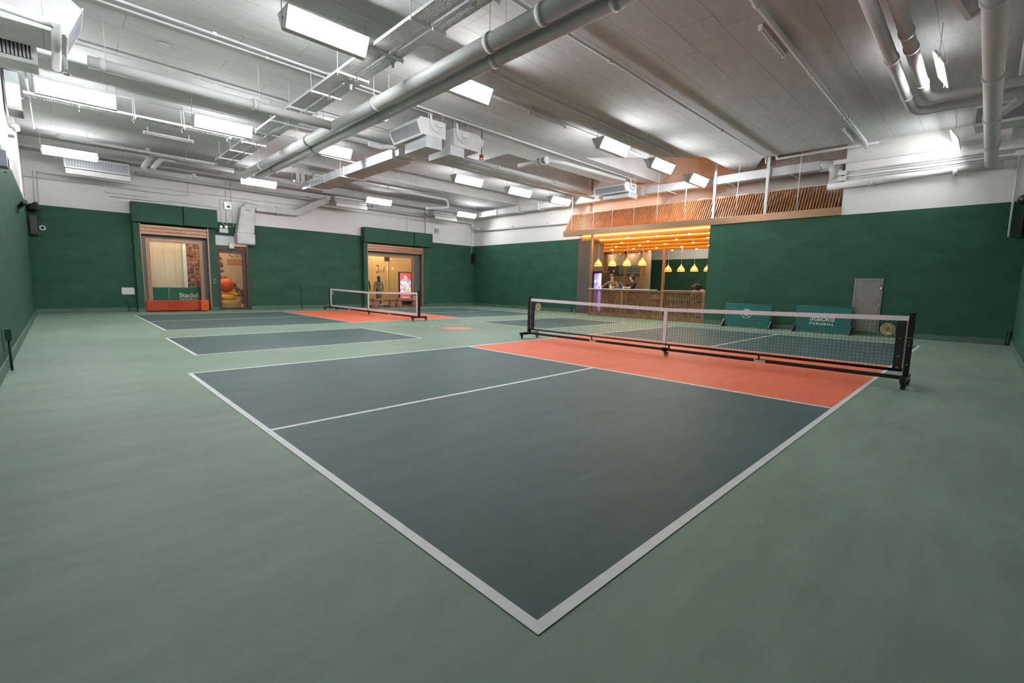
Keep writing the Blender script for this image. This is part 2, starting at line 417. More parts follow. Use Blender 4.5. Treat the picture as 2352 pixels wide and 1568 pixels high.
# painted ball emblem on the floor between the practice boxes
FADE = mat('faded_coral_paint', (0.55, 0.22, 0.14), 0.5, var=0.3, scale=9)
rv, uv = Vector((0.72, -0.69, 0)), Vector((0.69, 0.72, 0))
lc = Vector((6.72, 9.22, 0.003))
g = G()
nn = 28
ring = [lc + (rv*math.cos(2*PI*k/nn) + uv*math.sin(2*PI*k/nn)) * 0.42 for k in range(nn)]
g.add(ring + [p - Vector((0,0,.003)) for p in ring], [tuple(range(nn)), tuple(reversed(range(nn, 2*nn)))] + [(i,(i+1)%nn,nn+(i+1)%nn,nn+i) for i in range(nn)])
O('floor_emblem', g, FADE, floor)
g = G()
arc_text(g, 'STACKD', 0.22, lc, rv, uv, 0.66, 150, 30, 0.008, 0.003)
arc_text(g, 'PICKLEBALL', 0.20, lc, rv, uv, 0.82, 200, 340, 0.008, 0.003, inward=True)
O('floor_lettering', g, FADE, floor)

# ---- walls
O('wall_left', G().box(-1.85, -1.65, -1.7, 20.55, 0, H), WALL, kind='structure')
O('wall_near', G().box(-1.65, 15.4, -1.7, -1.5, 0, H), WALL, kind='structure')
# back wall pierced by three door openings
g = G()
OPEN = [(1.07, 3.19, 3.12), (3.39, 4.57, 2.95), (9.68, 12.9, 3.10)]
xs = [-1.65]; 
for a, b, h in OPEN: xs += [a, b]
xs.append(16.7)
for i in range(0, len(xs), 2): g.box(xs[i], xs[i+1], 20.35, 20.55, 0, H)
for a, b, h in OPEN: g.box(a, b, 20.35, 20.55, h, H)
O('wall_back', g, WALL, kind='structure')
g = G(); g.box(13.1, 13.35, 20.24, 20.35, 3.45, 5.1)
O('trim_1', g, WALL, kind='structure', label='shallow white pilaster above the far door')
g = G(); g.box(15.4, 15.6, -1.7, 6.05, 0, 3.45); g.box(15.4, 15.6, -1.7, 2.25, 3.45, 6.2)
O('wall_right', g, WALL, kind='structure')
O('wall_far_right', G().box(16.5, 16.7, 12.1, 20.35, 0, 6.2), WALL, kind='structure')
O('wall_far_right_end', G().box(16.5, 17.0, 8.6, 11.95, 3.5, 6.2), mat('buff_wall', (0.55, 0.47, 0.41), 0.7), kind='structure')
BUFF = MATS['buff_wall']
O('wall_above_bar', G().box(16.95, 17.1, 2.0, 8.6, 3.5, 6.2), BUFF, kind='structure')
O('wall_above_bar_side', G().box(15.6, 16.95, 2.0, 2.25, 0, 6.2), BUFF, kind='structure')
# baseboards
def base(name, *b): O(name, G().box(*b), GREENL, kind='structure', bevel=0.004)
base('baseboard_left', -1.65, -1.63, -1.5, 20.35, 0, 0.15)
base('baseboard_near', -1.63, 15.4, -1.5, -1.48, 0, 0.15)
base('baseboard_right', 15.38, 15.4, -1.48, 6.05, 0, 0.15)
base('baseboard_far_right', 16.48, 16.5, 12.63, 20.35, 0, 0.15)
for i, (a, b) in enumerate(((-1.63, 0.88), (4.62, 9.5), (13.26, 16.48))): base('baseboard_back_%d' % (i+1), a, b, 20.33, 20.35, 0, 0.15)

# ---- ceiling: slab with coffers, upper deck, back beam
poly = [(-1.65,-1.5),(15.4,-1.5),(15.4,2.25),(15.2,2.25),(15.2,4.45),(16.9,5.3),(16.9,5.75),(13.9,5.75),(11.54,8.63),(16.94,8.63),(16.94,10.2),(9.5,10.2),(9.5,12.2),(16.5,12.2),(16.5,14.85),(4.6,14.85),(4.6,16.7),(16.5,16.7),(16.5,20.35),(-1.65,20.35)]
bm = bmesh.new()
vs = [bm.verts.new((x, y, H)) for x, y in poly]
fc = bm.faces.new(vs)
ex = bmesh.ops.extrude_face_region(bm, geom=[fc])
bmesh.ops.translate(bm, verts=[e for e in ex['geom'] if isinstance(e, bmesh.types.BMVert)], vec=(0, 0, 0.8))
bmesh.ops.triangulate(bm, faces=[f for f in bm.faces if len(f.verts) > 4])
bmesh.ops.recalc_face_normals(bm, faces=bm.faces)
me = bpy.data.meshes.new('ceiling'); bm.to_mesh(me); bm.free(); me.materials.append(CEIL)
ceil = bpy.data.objects.new('ceiling', me); COL.objects.link(ceil); tag(ceil, 'grey painted board-marked concrete ceiling with coffers', kind='structure')
O('ceiling_deck', G().box(-1.85, 17.1, -1.7, 20.55, 6.2, 6.35), BUFF, kind='structure')
O('trim_2', G().box(-1.65, 16.5, 19.75, 20.35, 5.08, H), CEIL, kind='structure', label='downstand beam along the back wall')

# ---- corridor outside the back doors
CREAM = mat('cream_tile', (0.62, 0.52, 0.42), 0.3, var=0.05, scale=2)
TAN = mat('tan_wall', (0.58, 0.39, 0.26), 0.5, var=0.05)
AMBER = mat('amber_wall', (0.62, 0.38, 0.17), 0.45, var=0.05)
O('wall_corridor', G().box(-1.0, 3.3, 22.3, 22.4, 0, 3.4), mat('grout', (0.45, 0.38, 0.31), 0.7), kind='structure')
wc = bpy.data.objects['wall_corridor']
tile_me = None
for i in range(9):
    for j in range(9):
        x = -0.5 + i*0.36; z = 0.02 + j*0.37
        o = O('tile', G().box(x+.003, x+.357, 22.285, 22.30, z+.003, z+.367), CREAM, wc)
O('wall_corridor_middle', G().box(3.3, 8.6, 22.2, 22.4, 0, 3.4), TAN, kind='structure')
O('wall_corridor_far', G().box(8.6, 17.0, 24.2, 24.4, 0, 3.4), AMBER, kind='structure')
O('wall_corridor_end', G().box(8.4, 8.6, 22.4, 24.4, 0, 3.4), TAN, kind='structure')
O('ceiling_corridor', G().box(-1.0, 17.0, 20.55, 24.4, 3.4, 3.5), CREAM, kind='structure')
WARM = emit('warm_panel', (1.0, 0.80, 0.58), MALL)
for i, (x, y) in enumerate(((1.2, 21.3), (2.6, 21.3), (4.2, 21.3), (10.6, 22.0), (11.8, 22.8), (13.2, 22.2), (12.4, 23.6), (14.4, 23.0))):  # unseen panels added to light the corridor behind the doorways
    t = T('downlight', '', 'light', (x, y, 3.36), 'warm corridor ceiling panels')
    t['label'] = ['warm ceiling panel behind the left doorway glass, left one', 'warm ceiling panel behind the left doorway glass, right one', 'warm ceiling panel above the orange and yellow ornament', 'warm ceiling panel above the walking people', 'warm ceiling panel beside the floor number lettering', 'warm ceiling panel above the red poster screen', 'warm ceiling panel right over the floor number', 'warm ceiling panel right of the poster screen'][i]
    O('trim_ring', G().box(x-.33, x+.33, y-.33, y+.33, 3.375, 3.4), WHITE, t)
    O('diffuser', G().box(x-.3, x+.3, y-.3, y+.3, 3.36, 3.375), WARM, t)

# ---- bar shell: floor line, timber ceiling, rear hall
O('bar_ceiling', G().box(15.5, 22.6, 6.0, 11.95, 3.46, 3.55).box(16.7, 22.6, 11.95, 16.0, 3.46, 3.55), mat('bar_soffit', (0.17, 0.085, 0.06), 0.5, var=0.1), kind='structure', label='dark red-brown soffit over the bar')
O('wall_bar_rear', G().box(25.5, 25.7, 2.0, 17.0, 0, 5.4), wall_material('painted_wall_rear', 2.98), kind='structure')
O('wall_bar_side', G().box(15.6, 25.5, 5.9, 6.05, 0, 3.46), GREEN, kind='structure')
O('wall_bar_end', G().box(16.7, 25.5, 16.0, 16.2, 0, 3.46), DARKWALL, kind='structure')
O('ceiling_rear_hall', G().box(22.6, 25.7, 2.0, 17.0, 5.3, 5.4), BUFF, kind='structure')
O('wall_above_bar_rear', G().box(22.5, 22.6, 6.0, 16.0, 3.3, 5.4), BUFF, kind='structure')
g = G(); g.box(16.46, 16.5, 11.95, 12.62, 0, 3.46)
O('trim_3', g, DARKWALL, kind='structure', label='dark laminate panel at the left end of the bar')
O('wall_bar_partition', G().box(16.5, 17.55, 11.95, 12.1, 0, 3.46), DARKWALL, kind='structure')

COOL = emit('rear_panel', (1.0, 0.93, 0.86), 16.0)  # panels out of view, added to brighten the dark rear hall
for (x, y), lab in (((24.0, 8.0), 'white ceiling panel of the hall behind the bar, right one'), ((24.0, 11.0), 'white ceiling panel of the hall behind the bar, left one')):
    t = T('ceiling_panel', lab, 'light', (x, y, 5.2), 'rear hall ceiling panels')
    O('housing', G().box(x-.35, x+.35, y-.65, y+.65, 5.24, 5.3), WHITE, t); O('diffuser', G().box(x-.3, x+.3, y-.6, y+.6, 5.225, 5.24), COOL, t)
# ================================================================== WEDGE LUMINAIRES
LED = emit('led_diffuser', (0.97, 0.985, 1.0), LAMP)
LED_D = emit('led_diffuser_wall', (0.97, 0.985, 1.0), LAMP*.55)
FRAME = mat('lamp_frame', (0.62, 0.62, 0.62), 0.4)
OPAL = mat('lamp_blank', (0.6, 0.6, 0.6), 0.5)
def make_lamp(kind):
    """inverted wedge, 1.2 m long in x, base at the root: front face leans to -y, back face to +y"""
    t = T('wedge_light', 'x', 'light', (0, 0, 0), 'wedge ceiling lights')
    L2 = 0.62
    if kind == 'both':
        O('diffuser', G().hexa([(-.6,-.012,.004),(.6,-.012,.004),(.6,.0,.0),(-.6,.0,.0),(-.6,-.150,.221),(.6,-.150,.221),(.6,-.138,.217),(-.6,-.138,.217)]), LED, t)
        O('diffuser', G().hexa([(-.6,.09,.0),(.6,.09,.0),(.6,.102,.004),(-.6,.102,.004),(-.6,.228,.217),(.6,.228,.217),(.6,.240,.221),(-.6,.240,.221)]), LED, t)
        O('bottom_rail', G().box(-L2, L2, -.012, .102, -.035, .0), FRAME, t)
        O('top_plate', G().box(-L2, L2, -.155, .245, .222, .236), FRAME, t)
    else:
        d = -1 if kind == 'front' else 1      # single flat panel leaning to one side
        o = .0 if d < 0 else .09
        q = lambda y, z: (o + d*y, z)
        def slab(a_, b_, c_, e_, x0, x1):
            p = [q(*a_), q(*b_), q(*c_), q(*e_)]
            return G().hexa([(x0,)+p[0], (x1,)+p[0], (x1,)+p[1], (x0,)+p[1], (x0,)+p[3], (x1,)+p[3], (x1,)+p[2], (x0,)+p[2]])
        O('diffuser', slab((.0,.0), (.012,-.006), (.150,.214), (.138,.220), -.6, .6), LED if kind == 'front' else LED_D, t)
        O('back_plate', slab((-.030,.010), (.0,.0), (.138,.220), (.108,.234), -.61, .61), FRAME, t)
    for sx in (-1, 1):
        x0, x1 = sx*.603, sx*L2
        if x0 > x1: x0, x1 = x1, x0
        if kind == 'both':
            O('end_cap', G().prism([(-.012,-.03),(.102,-.03),(.25,.236),(-.16,.236)], 'x', x0, x1), FRAME, t)
        ym = .045 if kind == 'both' else (o + d*.06)
        O('hanger_rod', G().cyl((sx*.632, ym, .02), (sx*.632, ym, .60), .006, 6), PIPE2, t)
        O('hanger_bracket', G().box(sx*.612, sx*.64, ym-.02, ym+.02, .10, .125), PIPE2, t)
    return t
XS = {1: -1.16+.6, 2: 1.455+.6, 3: 4.07+.6, 4: 9.09+.6, 5: 11.69+.6, 6: 14.21+.6}
ROWS = [
 ('both', 6.36, [(1, 'wedge ceiling light of the near row, beyond the left frame edge'), (2, 'lit wedge ceiling light nearest the camera, at the top edge'), (3, 'lit wedge light partly hidden by the big twin pipes, right of their middle'), (4, 'large lit wedge light left of the slab edge, third in its row'), (5, 'lit wedge light hung before the white beam face, right of centre'), (6, 'lit wedge light hanging in front of the white netting over the bar')]),  # first lamp is off frame, continues the grid, added to light the foreground
 ('both', 12.46, [(1, 'long lit wedge light at the upper left beside the wall tray'), (2, 'lit wedge light left of the cable trays, over the wire tray'), (3, 'lit wedge light cut by the twin pipes, above the big duct'), (4, 'lit wedge light below the rear air conditioner, right of the big duct'), (5, 'middle of the three small lit wedge lights right of the big duct'), (6, 'lit wedge light beside the left end of the bar netting')]),
 ('front', 18.98, [(1, 'lit wedge light over the left wall air conditioner, lowest at left'), (3, 'lit wedge light just under the far end of the twin pipes'), (4, 'small lit wedge light above the far shutter door'), (6, 'smallest lit wedge light, in the far corner')]),
 ('back', -0.222, [(3, 'wedge ceiling light above the near court corner, third from the left wall'), (4, 'lit wedge light beside the right twin pipes, seen edge on'), (6, 'lit wedge light close to the right wall pipes, seen edge on')]),  # first lamp is unseen too, added on the grid for foreground light
]
for kind, y, lst in ROWS:
    proto = None
    for k, lab in lst:
        loc = Vector((XS[k] - (.04 if k == 4 else .16 if k == 6 else 0)*(kind == 'back'), y, 4.80))
        if proto is None:
            proto = make_lamp(kind); proto.location = loc; proto['label'] = lab
        else: dup(proto, loc, lab)
# ================================================================== PIPES
def collar(t, axis, pos, c, r, w=0.09):
    a = list(c); b = list(c); i = 'xyz'.index(axis); a[i] = pos - w/2; b[i] = pos + w/2
    O('coupling', G().cyl(a, b, r, 18), PIPE, t)
def hanger(t, x, y, z, top=H, w=0.0):
    g = G().cyl((x, y, z), (x, y, top), .006, 6)
    if w: g.box(x-w/2, x+w/2, y-.02, y+.02, z, z+.03)
    O('hanger_rod', g, PIPE2, t)
def big_pipe(name, label, pts, r, couplings=(), axis='y', hang=(), n=20, m=None, group=None, rc=1.16, bend=0.0):
    t = T(name, label, 'pipe', pts[0], group)
    O('pipe_run', G().tube(pts, r, n, bend=bend), m or PIPE, t)
    for p in couplings: collar(t, axis, p, pts[0], r*rc)
    for (x, y, z) in hang: hanger(t, x, y, z)
    return t
big_pipe('drain_pipe', 'upper of the big twin white pipes crossing the ceiling diagonally', [(3.52,-1.5,4.62),(3.52,16.5,4.62)], .118, (1.9,3.3,4.3,7.6,11.0,14.6), hang=[(3.41,4.2,4.65),(3.41,7.5,4.65),(3.41,11.5,4.65),(3.41,14.5,4.65)], group='twin drain pipes')
big_pipe('drain_pipe', 'lower of the big twin white pipes crossing the ceiling diagonally', [(3.80,-1.5,4.57),(3.80,15.9,4.57)], .118, (2.4,4.5,7.9,11.3,14.4), hang=[(3.90,4.4,4.6),(3.90,7.8,4.6),(3.90,11.0,4.6)], group='twin drain pipes')
big_pipe('drain_pipe', 'white branch pipe running from the upper left to the twin pipes', [(-.52,9.43,4.62),(3.42,9.5,4.62)], .09, (-.35,1.9), axis='x', hang=[(-.3,9.43,4.65),(2.0,9.47,4.65)])
big_pipe('drain_pipe', 'left of the paired white pipes at the upper right', [(4.5,.46,4.9),(11.3,.46,4.9),(11.55,.36,4.86),(11.55,-1.4,4.86)], .085, (8.6,10.6), axis='x', bend=.18, group='right twin pipes')
big_pipe('drain_pipe', 'right of the paired white pipes at the upper right', [(4.5,.22,4.95),(10.9,.22,4.95),(11.1,.1,4.92),(11.1,-1.4,4.92)], .085, (7.9,8.5,10.2), axis='x', bend=.18, group='right twin pipes')
t = big_pipe('soil_pipe', 'thick white pipe running down the image to the right wall header', [(3.0,-.72,4.36),(15.2,-.72,4.36)], .115, (6.2,8.7,11.0,13.2), axis='x')
O('branch', G().tube([(11.2,-.75,4.42),(11.6,-1.0,4.7),(11.7,-1.1,5.1)], .075, 14), PIPE, t)
big_pipe('wall_header_pipe', 'white header pipe along the right wall under the conduits', [(15.27,2.62,4.27),(15.27,-.93,4.35)], .085, (1.6,-.1), axis='y', m=PIPE2)
big_pipe('wall_pipe', 'long white pipe along the back wall under the ceiling', [(1.07,20.15,4.83),(16.2,20.15,4.72),(16.2,20.15,4.45),(16.3,19.6,4.36)], .06, (4,7,10,13), axis='x', bend=.12, m=PIPE2)
big_pipe('wall_pipe', 'white pipe along the far right green and white wall', [(16.4,20.1,4.30),(16.4,12.3,4.22)], .06, (17,14.5), axis='y', m=PIPE2)
t = big_pipe('chilled_water_pipe', 'insulated pipe with elbow at the left back ceiling', [(1.12,18.5,4.72),(1.35,18.6,5.17),(2.2,18.6,5.17),(3.75,18.6,5.14)], .075, (2.5,), axis='x', bend=.14, hang=[(2.5,18.6,5.2),(3.4,18.6,5.2)])
O('return_pipe', G().tube([(1.35,18.35,4.72),(1.62,18.45,5.12),(2.0,18.5,5.12)], .07, 14, bend=.1), PIPE, t)
big_pipe('chilled_water_pipe', 'insulated header pipe left of the big duct', [(4.1,17.5,4.88),(6.45,17.5,4.75)], .075, (5.5,), axis='x', hang=[(5.4,17.5,4.8)])
t = T('u_bend_pipes', 'pair of insulated U-bend pipes beside the big duct', 'pipe', (5.8,17.5,4.8))
for x0, x1 in ((5.62, 5.62), (5.8, 6.22), (6.22, 6.75)):
    O('bend', G().tube([(x0,17.52,4.8),(x0,17.52,5.28),(max(x1,x0+.25),17.6,5.30)], .055, 12, bend=.08), PIPE2, t)
big_pipe('chilled_water_pipe', 'insulated pipe with down-turned end above the far door', [(7.2,17.8,5.32),(12.7,17.8,5.28),(12.78,17.8,4.92),(11.5,17.8,4.72)], .06, (9.5,), axis='x', bend=.12, m=PIPE2)
big_pipe('sprinkler_main', 'long white sprinkler main passing behind the hanging air conditioners', [(3.2,11.22,5.0),(15.6,11.22,5.0)], .055, (6.4,9.2,12.0), axis='x', hang=[(8.2,11.22,5.0),(11.0,11.22,5.0),(13.8,11.22,5.0)], m=PIPE2)
big_pipe('sprinkler_main', 'parallel thicker pipe beside the sprinkler main', [(6.6,10.6,5.02),(14.6,10.6,5.0)], .075, (9.4,12.2), axis='x', hang=[(8.8,10.6,5.05),(12.6,10.6,5.05)])
t = big_pipe('valve_pipe', 'grey pipe with flanged valve entering the white beam', [(10.2,10.42,5.2),(10.35,9.3,5.2),(10.8,9.03,5.18),(14.2,8.85,5.18)], .065, (), bend=.2)
for dy in (9.6, 9.42, 9.24): O('flange', G().cyl((10.3,dy,5.2),(10.3,dy+.05,5.2), .12, 14), PIPE, t)
O('valve_wheel', G().cyl((10.3,9.4,5.05),(10.3,9.4,5.1), .1, 14), PIPE, t)
big_pipe('sprinkler_branch', 'thin white pipe along the left back ceiling beam', [(-.8,17.85,5.2),(-.8,17.85,5.12),(3.0,17.85,5.12)], .035, (1.2,), axis='x', bend=.05, hang=[(-.2,17.85,5.1),(2.2,17.85,5.1)], m=PIPE2)
big_pipe('sprinkler_branch', 'thin white pipe ending below the third cut-off light', [(4.9,13.6,5.05),(7.2,13.6,4.98),(7.2,13.6,5.1)], .03, (6.6,), axis='x', bend=.05, m=PIPE2)
big_pipe('sprinkler_branch', 'bright white pipe crossing the right half of the ceiling', [(4.6,1.78,5.33),(15.0,1.78,5.33),(15.2,1.78,5.2)], .042, (6.4,9.4,12.6), axis='x', m=PIPE2, rc=1.3)
big_pipe('sprinkler_branch', 'thin ceiling pipe ending at the slab edge above the netting', [(2.5,4.27,5.33),(14.95,4.27,5.33),(15.02,4.27,5.18),(15.02,4.27,5.39)], .028, (6.4,11.5,13.5), axis='x', m=PIPE2, rc=1.5)
big_pipe('sprinkler_branch', 'white pipe along the slab edge above the bar net', [(15.1,4.02,5.4),(15.1,4.0,5.27),(15.1,1.5,5.28)], .035, (), axis='y', bend=.05, m=PIPE2)
def conduit(label, pts, r=.018, clips=(), name='conduit', m=None, bend=.04):
    t = T(name, label, 'conduit', pts[0], 'surface conduits')
    O('conduit_run', G().tube(pts, r, 8, bend=bend), m or PIPE2, t)
    for c in clips: O('clip', G().box(c[0]-.03, c[0]+.03, c[1]-.03, c[1]+.03, c[2]-.025, c[2]+.025), PIPE2, t)
conduit('thin conduit beside the second light row on the ceiling', [(2.2,6.32,5.36),(13.0,6.32,5.36)], .016, [(5.3,6.32,5.37),(8,6.32,5.37),(10.6,6.32,5.37)])
conduit('flat white conduit joining the wedge lights of the near row', [(4.7,7.05,5.34),(12.6,7.05,5.34)], .03, [(6.3,7.05,5.34)])
conduit('upper of two parallel conduits crossing the left ceiling', [(-.6,8.62,5.36),(5.6,8.85,5.36),(16.0,9.0,5.36)], .022, [(1.1,8.68,5.36),(3.1,8.76,5.36),(6,8.87,5.36),(9,8.9,5.36)])
conduit('lower of two parallel conduits crossing the left ceiling', [(-.6,8.86,5.36),(5.8,9.02,5.36)], .018, [(2.0,8.93,5.36)])
conduit('thin conduit left of the branch drain pipe', [(-.6,10.92,5.36),(6.0,11.2,5.36)], .014, [(1.6,11.0,5.36)])
conduit('short conduit above the upper left wedge light', [(.1,12.9,5.2),(4.0,12.9,5.2)], .014, [(.1,12.9,5.2)])
conduit('thin ceiling conduit over the left back beam', [(.3,18.3,5.25),(3.2,18.3,5.22)], .013)
conduit('white drop pipe at the upper left beside the first lights', [(-1.27,10.9,5.39),(-1.28,12.0,5.1),(-1.28,14.4,5.1),(-1.28,17.2,5.1)], .022)
conduit('conduit across the ceiling at the far upper right', [(6.0,-.62,5.36),(13.0,-.62,5.36)], .02, [(9.2,-.62,5.36)])
conduit('fat ceiling pipe beside the thick soil pipe', [(4.2,-1.02,5.28),(12.4,-1.02,5.28)], .05)
conduit('second fat ceiling pipe at the right edge', [(4.2,-1.28,5.28),(12.6,-1.28,5.28)], .05)
# conduits on the back wall
yb = 20.31
def bw(label, pts, r=.011): conduit(label, [(x, yb, z) for x, z in pts], r)
bw('upper thin conduit along the left back wall', [(-1.36,4.44),(3.4,4.44)])
bw('lower thin conduit along the left back wall, bending up', [(-1.66,4.28),(2.31,4.27),(2.6,4.30),(2.66,5.05)])
bw('left of two thin drops to the black speaker', [(-1.42,4.5),(-1.45,3.52)])
bw('right of two thin drops to the black speaker', [(-1.33,4.5),(-1.36,3.52)])
bw('short thin conduit above the left green shutter box', [(.27,4.12),(.27,4.07),(1.45,4.08)], .014)
bw('thin wavy conduit just above the left shutter box', [(.36,3.96),(1.74,3.96),(2.05,4.04),(3.62,3.98)])
bw('thin conduit crossing behind the drop duct', [(3.29,4.45),(6.6,4.46)])
bw('second thin conduit behind the drop duct', [(3.64,3.9),(3.64,4.32),(4.61,4.34)])
bw('vertical conduit left of the meter box', [(3.86,5.06),(3.83,3.3)], .014)
bw('vertical conduit right of the meter box', [(4.03,5.06),(4.04,3.83),(4.08,3.3)], .014)
bw('looping white cable to the emergency lights', [(3.67,3.85),(3.66,3.44),(3.78,3.32),(4.05,3.3)], .013)
bw('thin conduit down the far back wall', [(12.0,4.7),(12.0,3.85)], .012)
bw('thin conduit between the far door and corner speaker', [(16.3,4.5),(16.3,3.03)], .014)
bw('thin long conduit below the back wall pipe', [(7.2,4.52),(13.0,4.52)], .012)
# right wall trunking
xr = 15.38
def rw(label, y0, y1, z, r=.02, h=None):
    if h: O('trunking', G().box(15.34, 15.4, y1, y0, z-h/2, z+h/2), WHITE, None, label, 'trunking', 'right wall trunking')
    else: conduit(label, [(xr, y0, z), (xr, y1, z)], r)
rw('wide white trunking high on the right wall', 2.55, -1.45, 4.96, h=.12)
rw('topmost thin conduit on the right wall', 2.2, -1.45, 4.67)
rw('second thin conduit on the right wall', 2.2, -1.45, 4.61)
rw('third thin conduit on the right wall', 2.2, -1.45, 4.52)
rw('lowest thin conduit on the right wall', 2.2, -1.45, 4.46)
for z, lab in ((4.64, 'upper small trunking end box by the bar opening'), (4.48, 'lower small trunking end box by the bar opening')):
    O('junction_box', G().box(15.33, 15.4, 2.2, 2.42, z-.06, z+.06), WHITE, None, lab, 'box', 'right wall trunking boxes', bevel=.004)
conduit('vertical conduit in the right corner beside the speaker', [(15.36,-1.17,4.55),(15.36,-1.19,2.62)], .022, m=PIPE2)
O('junction_box', G().box(15.33, 15.4, -1.26, -1.1, 4.5, 4.62), WHITE, None, 'white junction box above the corner conduit', 'box', bevel=.004)
conduit('thin hanger rod in front of the right wall conduits', [(15.3,1.9,5.36),(15.3,1.9,4.3)], .007)

# ================================================================== CABLE TRAYS
def tray_y(label, x0, x1, y0, y1, z, step=1.2):
    t = T('cable_tray', label, 'cable tray', ((x0+x1)/2, y0, z), 'cable trays')
    O('side_rail', G().box(x0, x0+.012, y0, y1, z, z+.05), PIPE2, t); O('side_rail', G().box(x1-.012, x1, y0, y1, z, z+.05), PIPE2, t)
    g = G(); y = y0
    while y < y1: g.box(x0, x1, y, y+.016, z, z+.006); y += .04
    n = max(3, int((x1-x0)/.035))
    for i in range(1, n): xx = x0 + (x1-x0)*i/n; g.box(xx-.005, xx+.005, y0, y1, z+.001, z+.005)
    O('mesh_floor', g, PIPE, t, kind='stuff')
    y = y0 + .5
    while y < y1:
        O('support_bar', G().box(x0-.035, x1+.035, y-.02, y+.02, z-.05, z-.01), PIPE2, t)
        for xx in (x0-.025, x1+.025): O('hanger_rod', G().cyl((xx, y, z-.09), (xx, y, H), .006, 6), PIPE2, t)
        y += step
    return t
tray_y('wide wire cable tray running under the ceiling to the back', 2.74, 3.02, 1.0, 16.6, 4.95)
tray_y('narrow wire cable tray beside the wide one', 3.12, 3.28, 1.0, 16.8, 4.95)
t = T('cable_tray', 'wire cable tray reaching the left wall box', 'cable tray', (-1.3, 13.45, 4.95), 'cable trays')
O('side_rail', G().box(-1.35, 2.75, 13.36, 13.372, 4.95, 5.0), PIPE2, t); O('side_rail', G().box(-1.35, 2.75, 13.56, 13.572, 4.95, 5.0), PIPE2, t)
g = G(); x = -1.35
while x < 2.75: g.box(x, x+.014, 13.36, 13.572, 4.95, 4.956); x += .04
O('mesh_floor', g, PIPE, t, kind='stuff')
for xx in (-.5, .45, 1.4, 2.4):
    O('support_bar', G().box(xx-.02, xx+.02, 13.27, 13.66, 4.90, 4.93), PIPE2, t)
    for yy in (13.3, 13.63): O('hanger_rod', G().cyl((xx, yy, 4.86), (xx, yy, H), .007, 6), PIPE2, t)

# ================================================================== DUCTS
def duct_run(t, name, pts, w, h, m, flat_up=(0, 0, 1)):
    for a, b in zip(pts[:-1], pts[1:]): O(name, G().bar(a, b, w, h, flat_up), m, t, bevel=.01)
t = T('air_duct', 'big galvanised rectangular duct under the ceiling centre', 'duct', (6.05, 14, 4.62))
O('duct_run', G().box(5.72, 6.38, 10.85, 17.4, 4.62, 4.88), GALV, t, bevel=.008)
for y in (12.4, 13.9, 15.4, 16.6): O('flange', G().box(5.70, 6.40, y-.015, y+.015, 4.60, 4.90), GALV, t)
for y in (13.9, 16.6): O('support_bar', G().box(5.6, 6.5, y-.02, y+.02, 4.565, 4.60), PIPE2, t); hanger(t, 5.62, y, 4.57); hanger(t, 6.48, y, 4.57)
O('end_collar', G().box(5.78, 6.32, 10.6, 10.85, 4.66, 4.84), GALV, t, bevel=.02)
t = T('air_duct', 'long white insulated duct along the bar side, turning down at the right', 'duct', (15.95, 10, 4.9))
O('duct_run', G().box(15.75, 16.1, 2.95, 19.3, 4.90, 5.19), DUCT, t, bevel=.03)
O('elbow', G().tube([(15.92,3.0,5.05),(15.92,2.62,5.02),(15.92,2.55,4.6)], .17, 16, bend=.3), DUCT, t)
O('drop_leg', G().hexa([(15.78,2.38,3.95),(16.08,2.38,3.95),(16.08,2.74,3.95),(15.78,2.74,3.95),(15.78,2.4,4.85),(16.08,2.4,4.85),(16.08,2.72,4.85),(15.78,2.72,4.85)]), DUCT, t, bevel=.02)
for y in (4.4, 6.7, 9.0, 11.0, 13.2, 14.6, 16.0, 17.6): O('strap', G().box(15.7, 16.14, y-.06, y+.06, 4.875, 5.215), DUCT, t, bevel=.01)
for y in (3.7, 5.6, 7.8, 10.0): O('hanger_bracket', G().box(15.55, 16.2, y-.02, y+.02, 4.84, 4.87), PIPE2, t)
t = T('air_duct', 'white duct dropping in a wide funnel beside the small left door', 'duct', (4.45, 20.1, 2.6))
O('drop_leg', G().hexa([(4.08,19.85,3.05),(4.70,19.85,3.05),(4.70,20.3,3.05),(4.08,20.3,3.05),(4.28,19.95,4.1),(4.80,19.95,4.1),(4.80,20.3,4.1),(4.28,20.3,4.1)]), DUCT, t, bevel=.05)
O('outlet_hood', G().box(4.06, 4.72, 19.83, 20.3, 2.62, 3.06), DUCT, t, bevel=.05)
O('elbow', G().tube([(4.54,20.13,3.95),(4.56,20.13,4.15),(4.9,20.13,4.14)], [.22,.2,.13], 16, bend=.2), DUCT, t)
O('duct_run', G().box(4.84, 6.5, 20.0, 20.28, 3.99, 4.25), DUCT, t, bevel=.03)
O('duct_slope', G().bar((6.4,20.1,4.12),(7.6,19.6,4.78), .26, .22, (0,1,0)), DUCT, t, bevel=.03)
O('flange', G().box(5.62, 5.66, 19.97, 20.3, 3.96, 4.28), GALV, t)
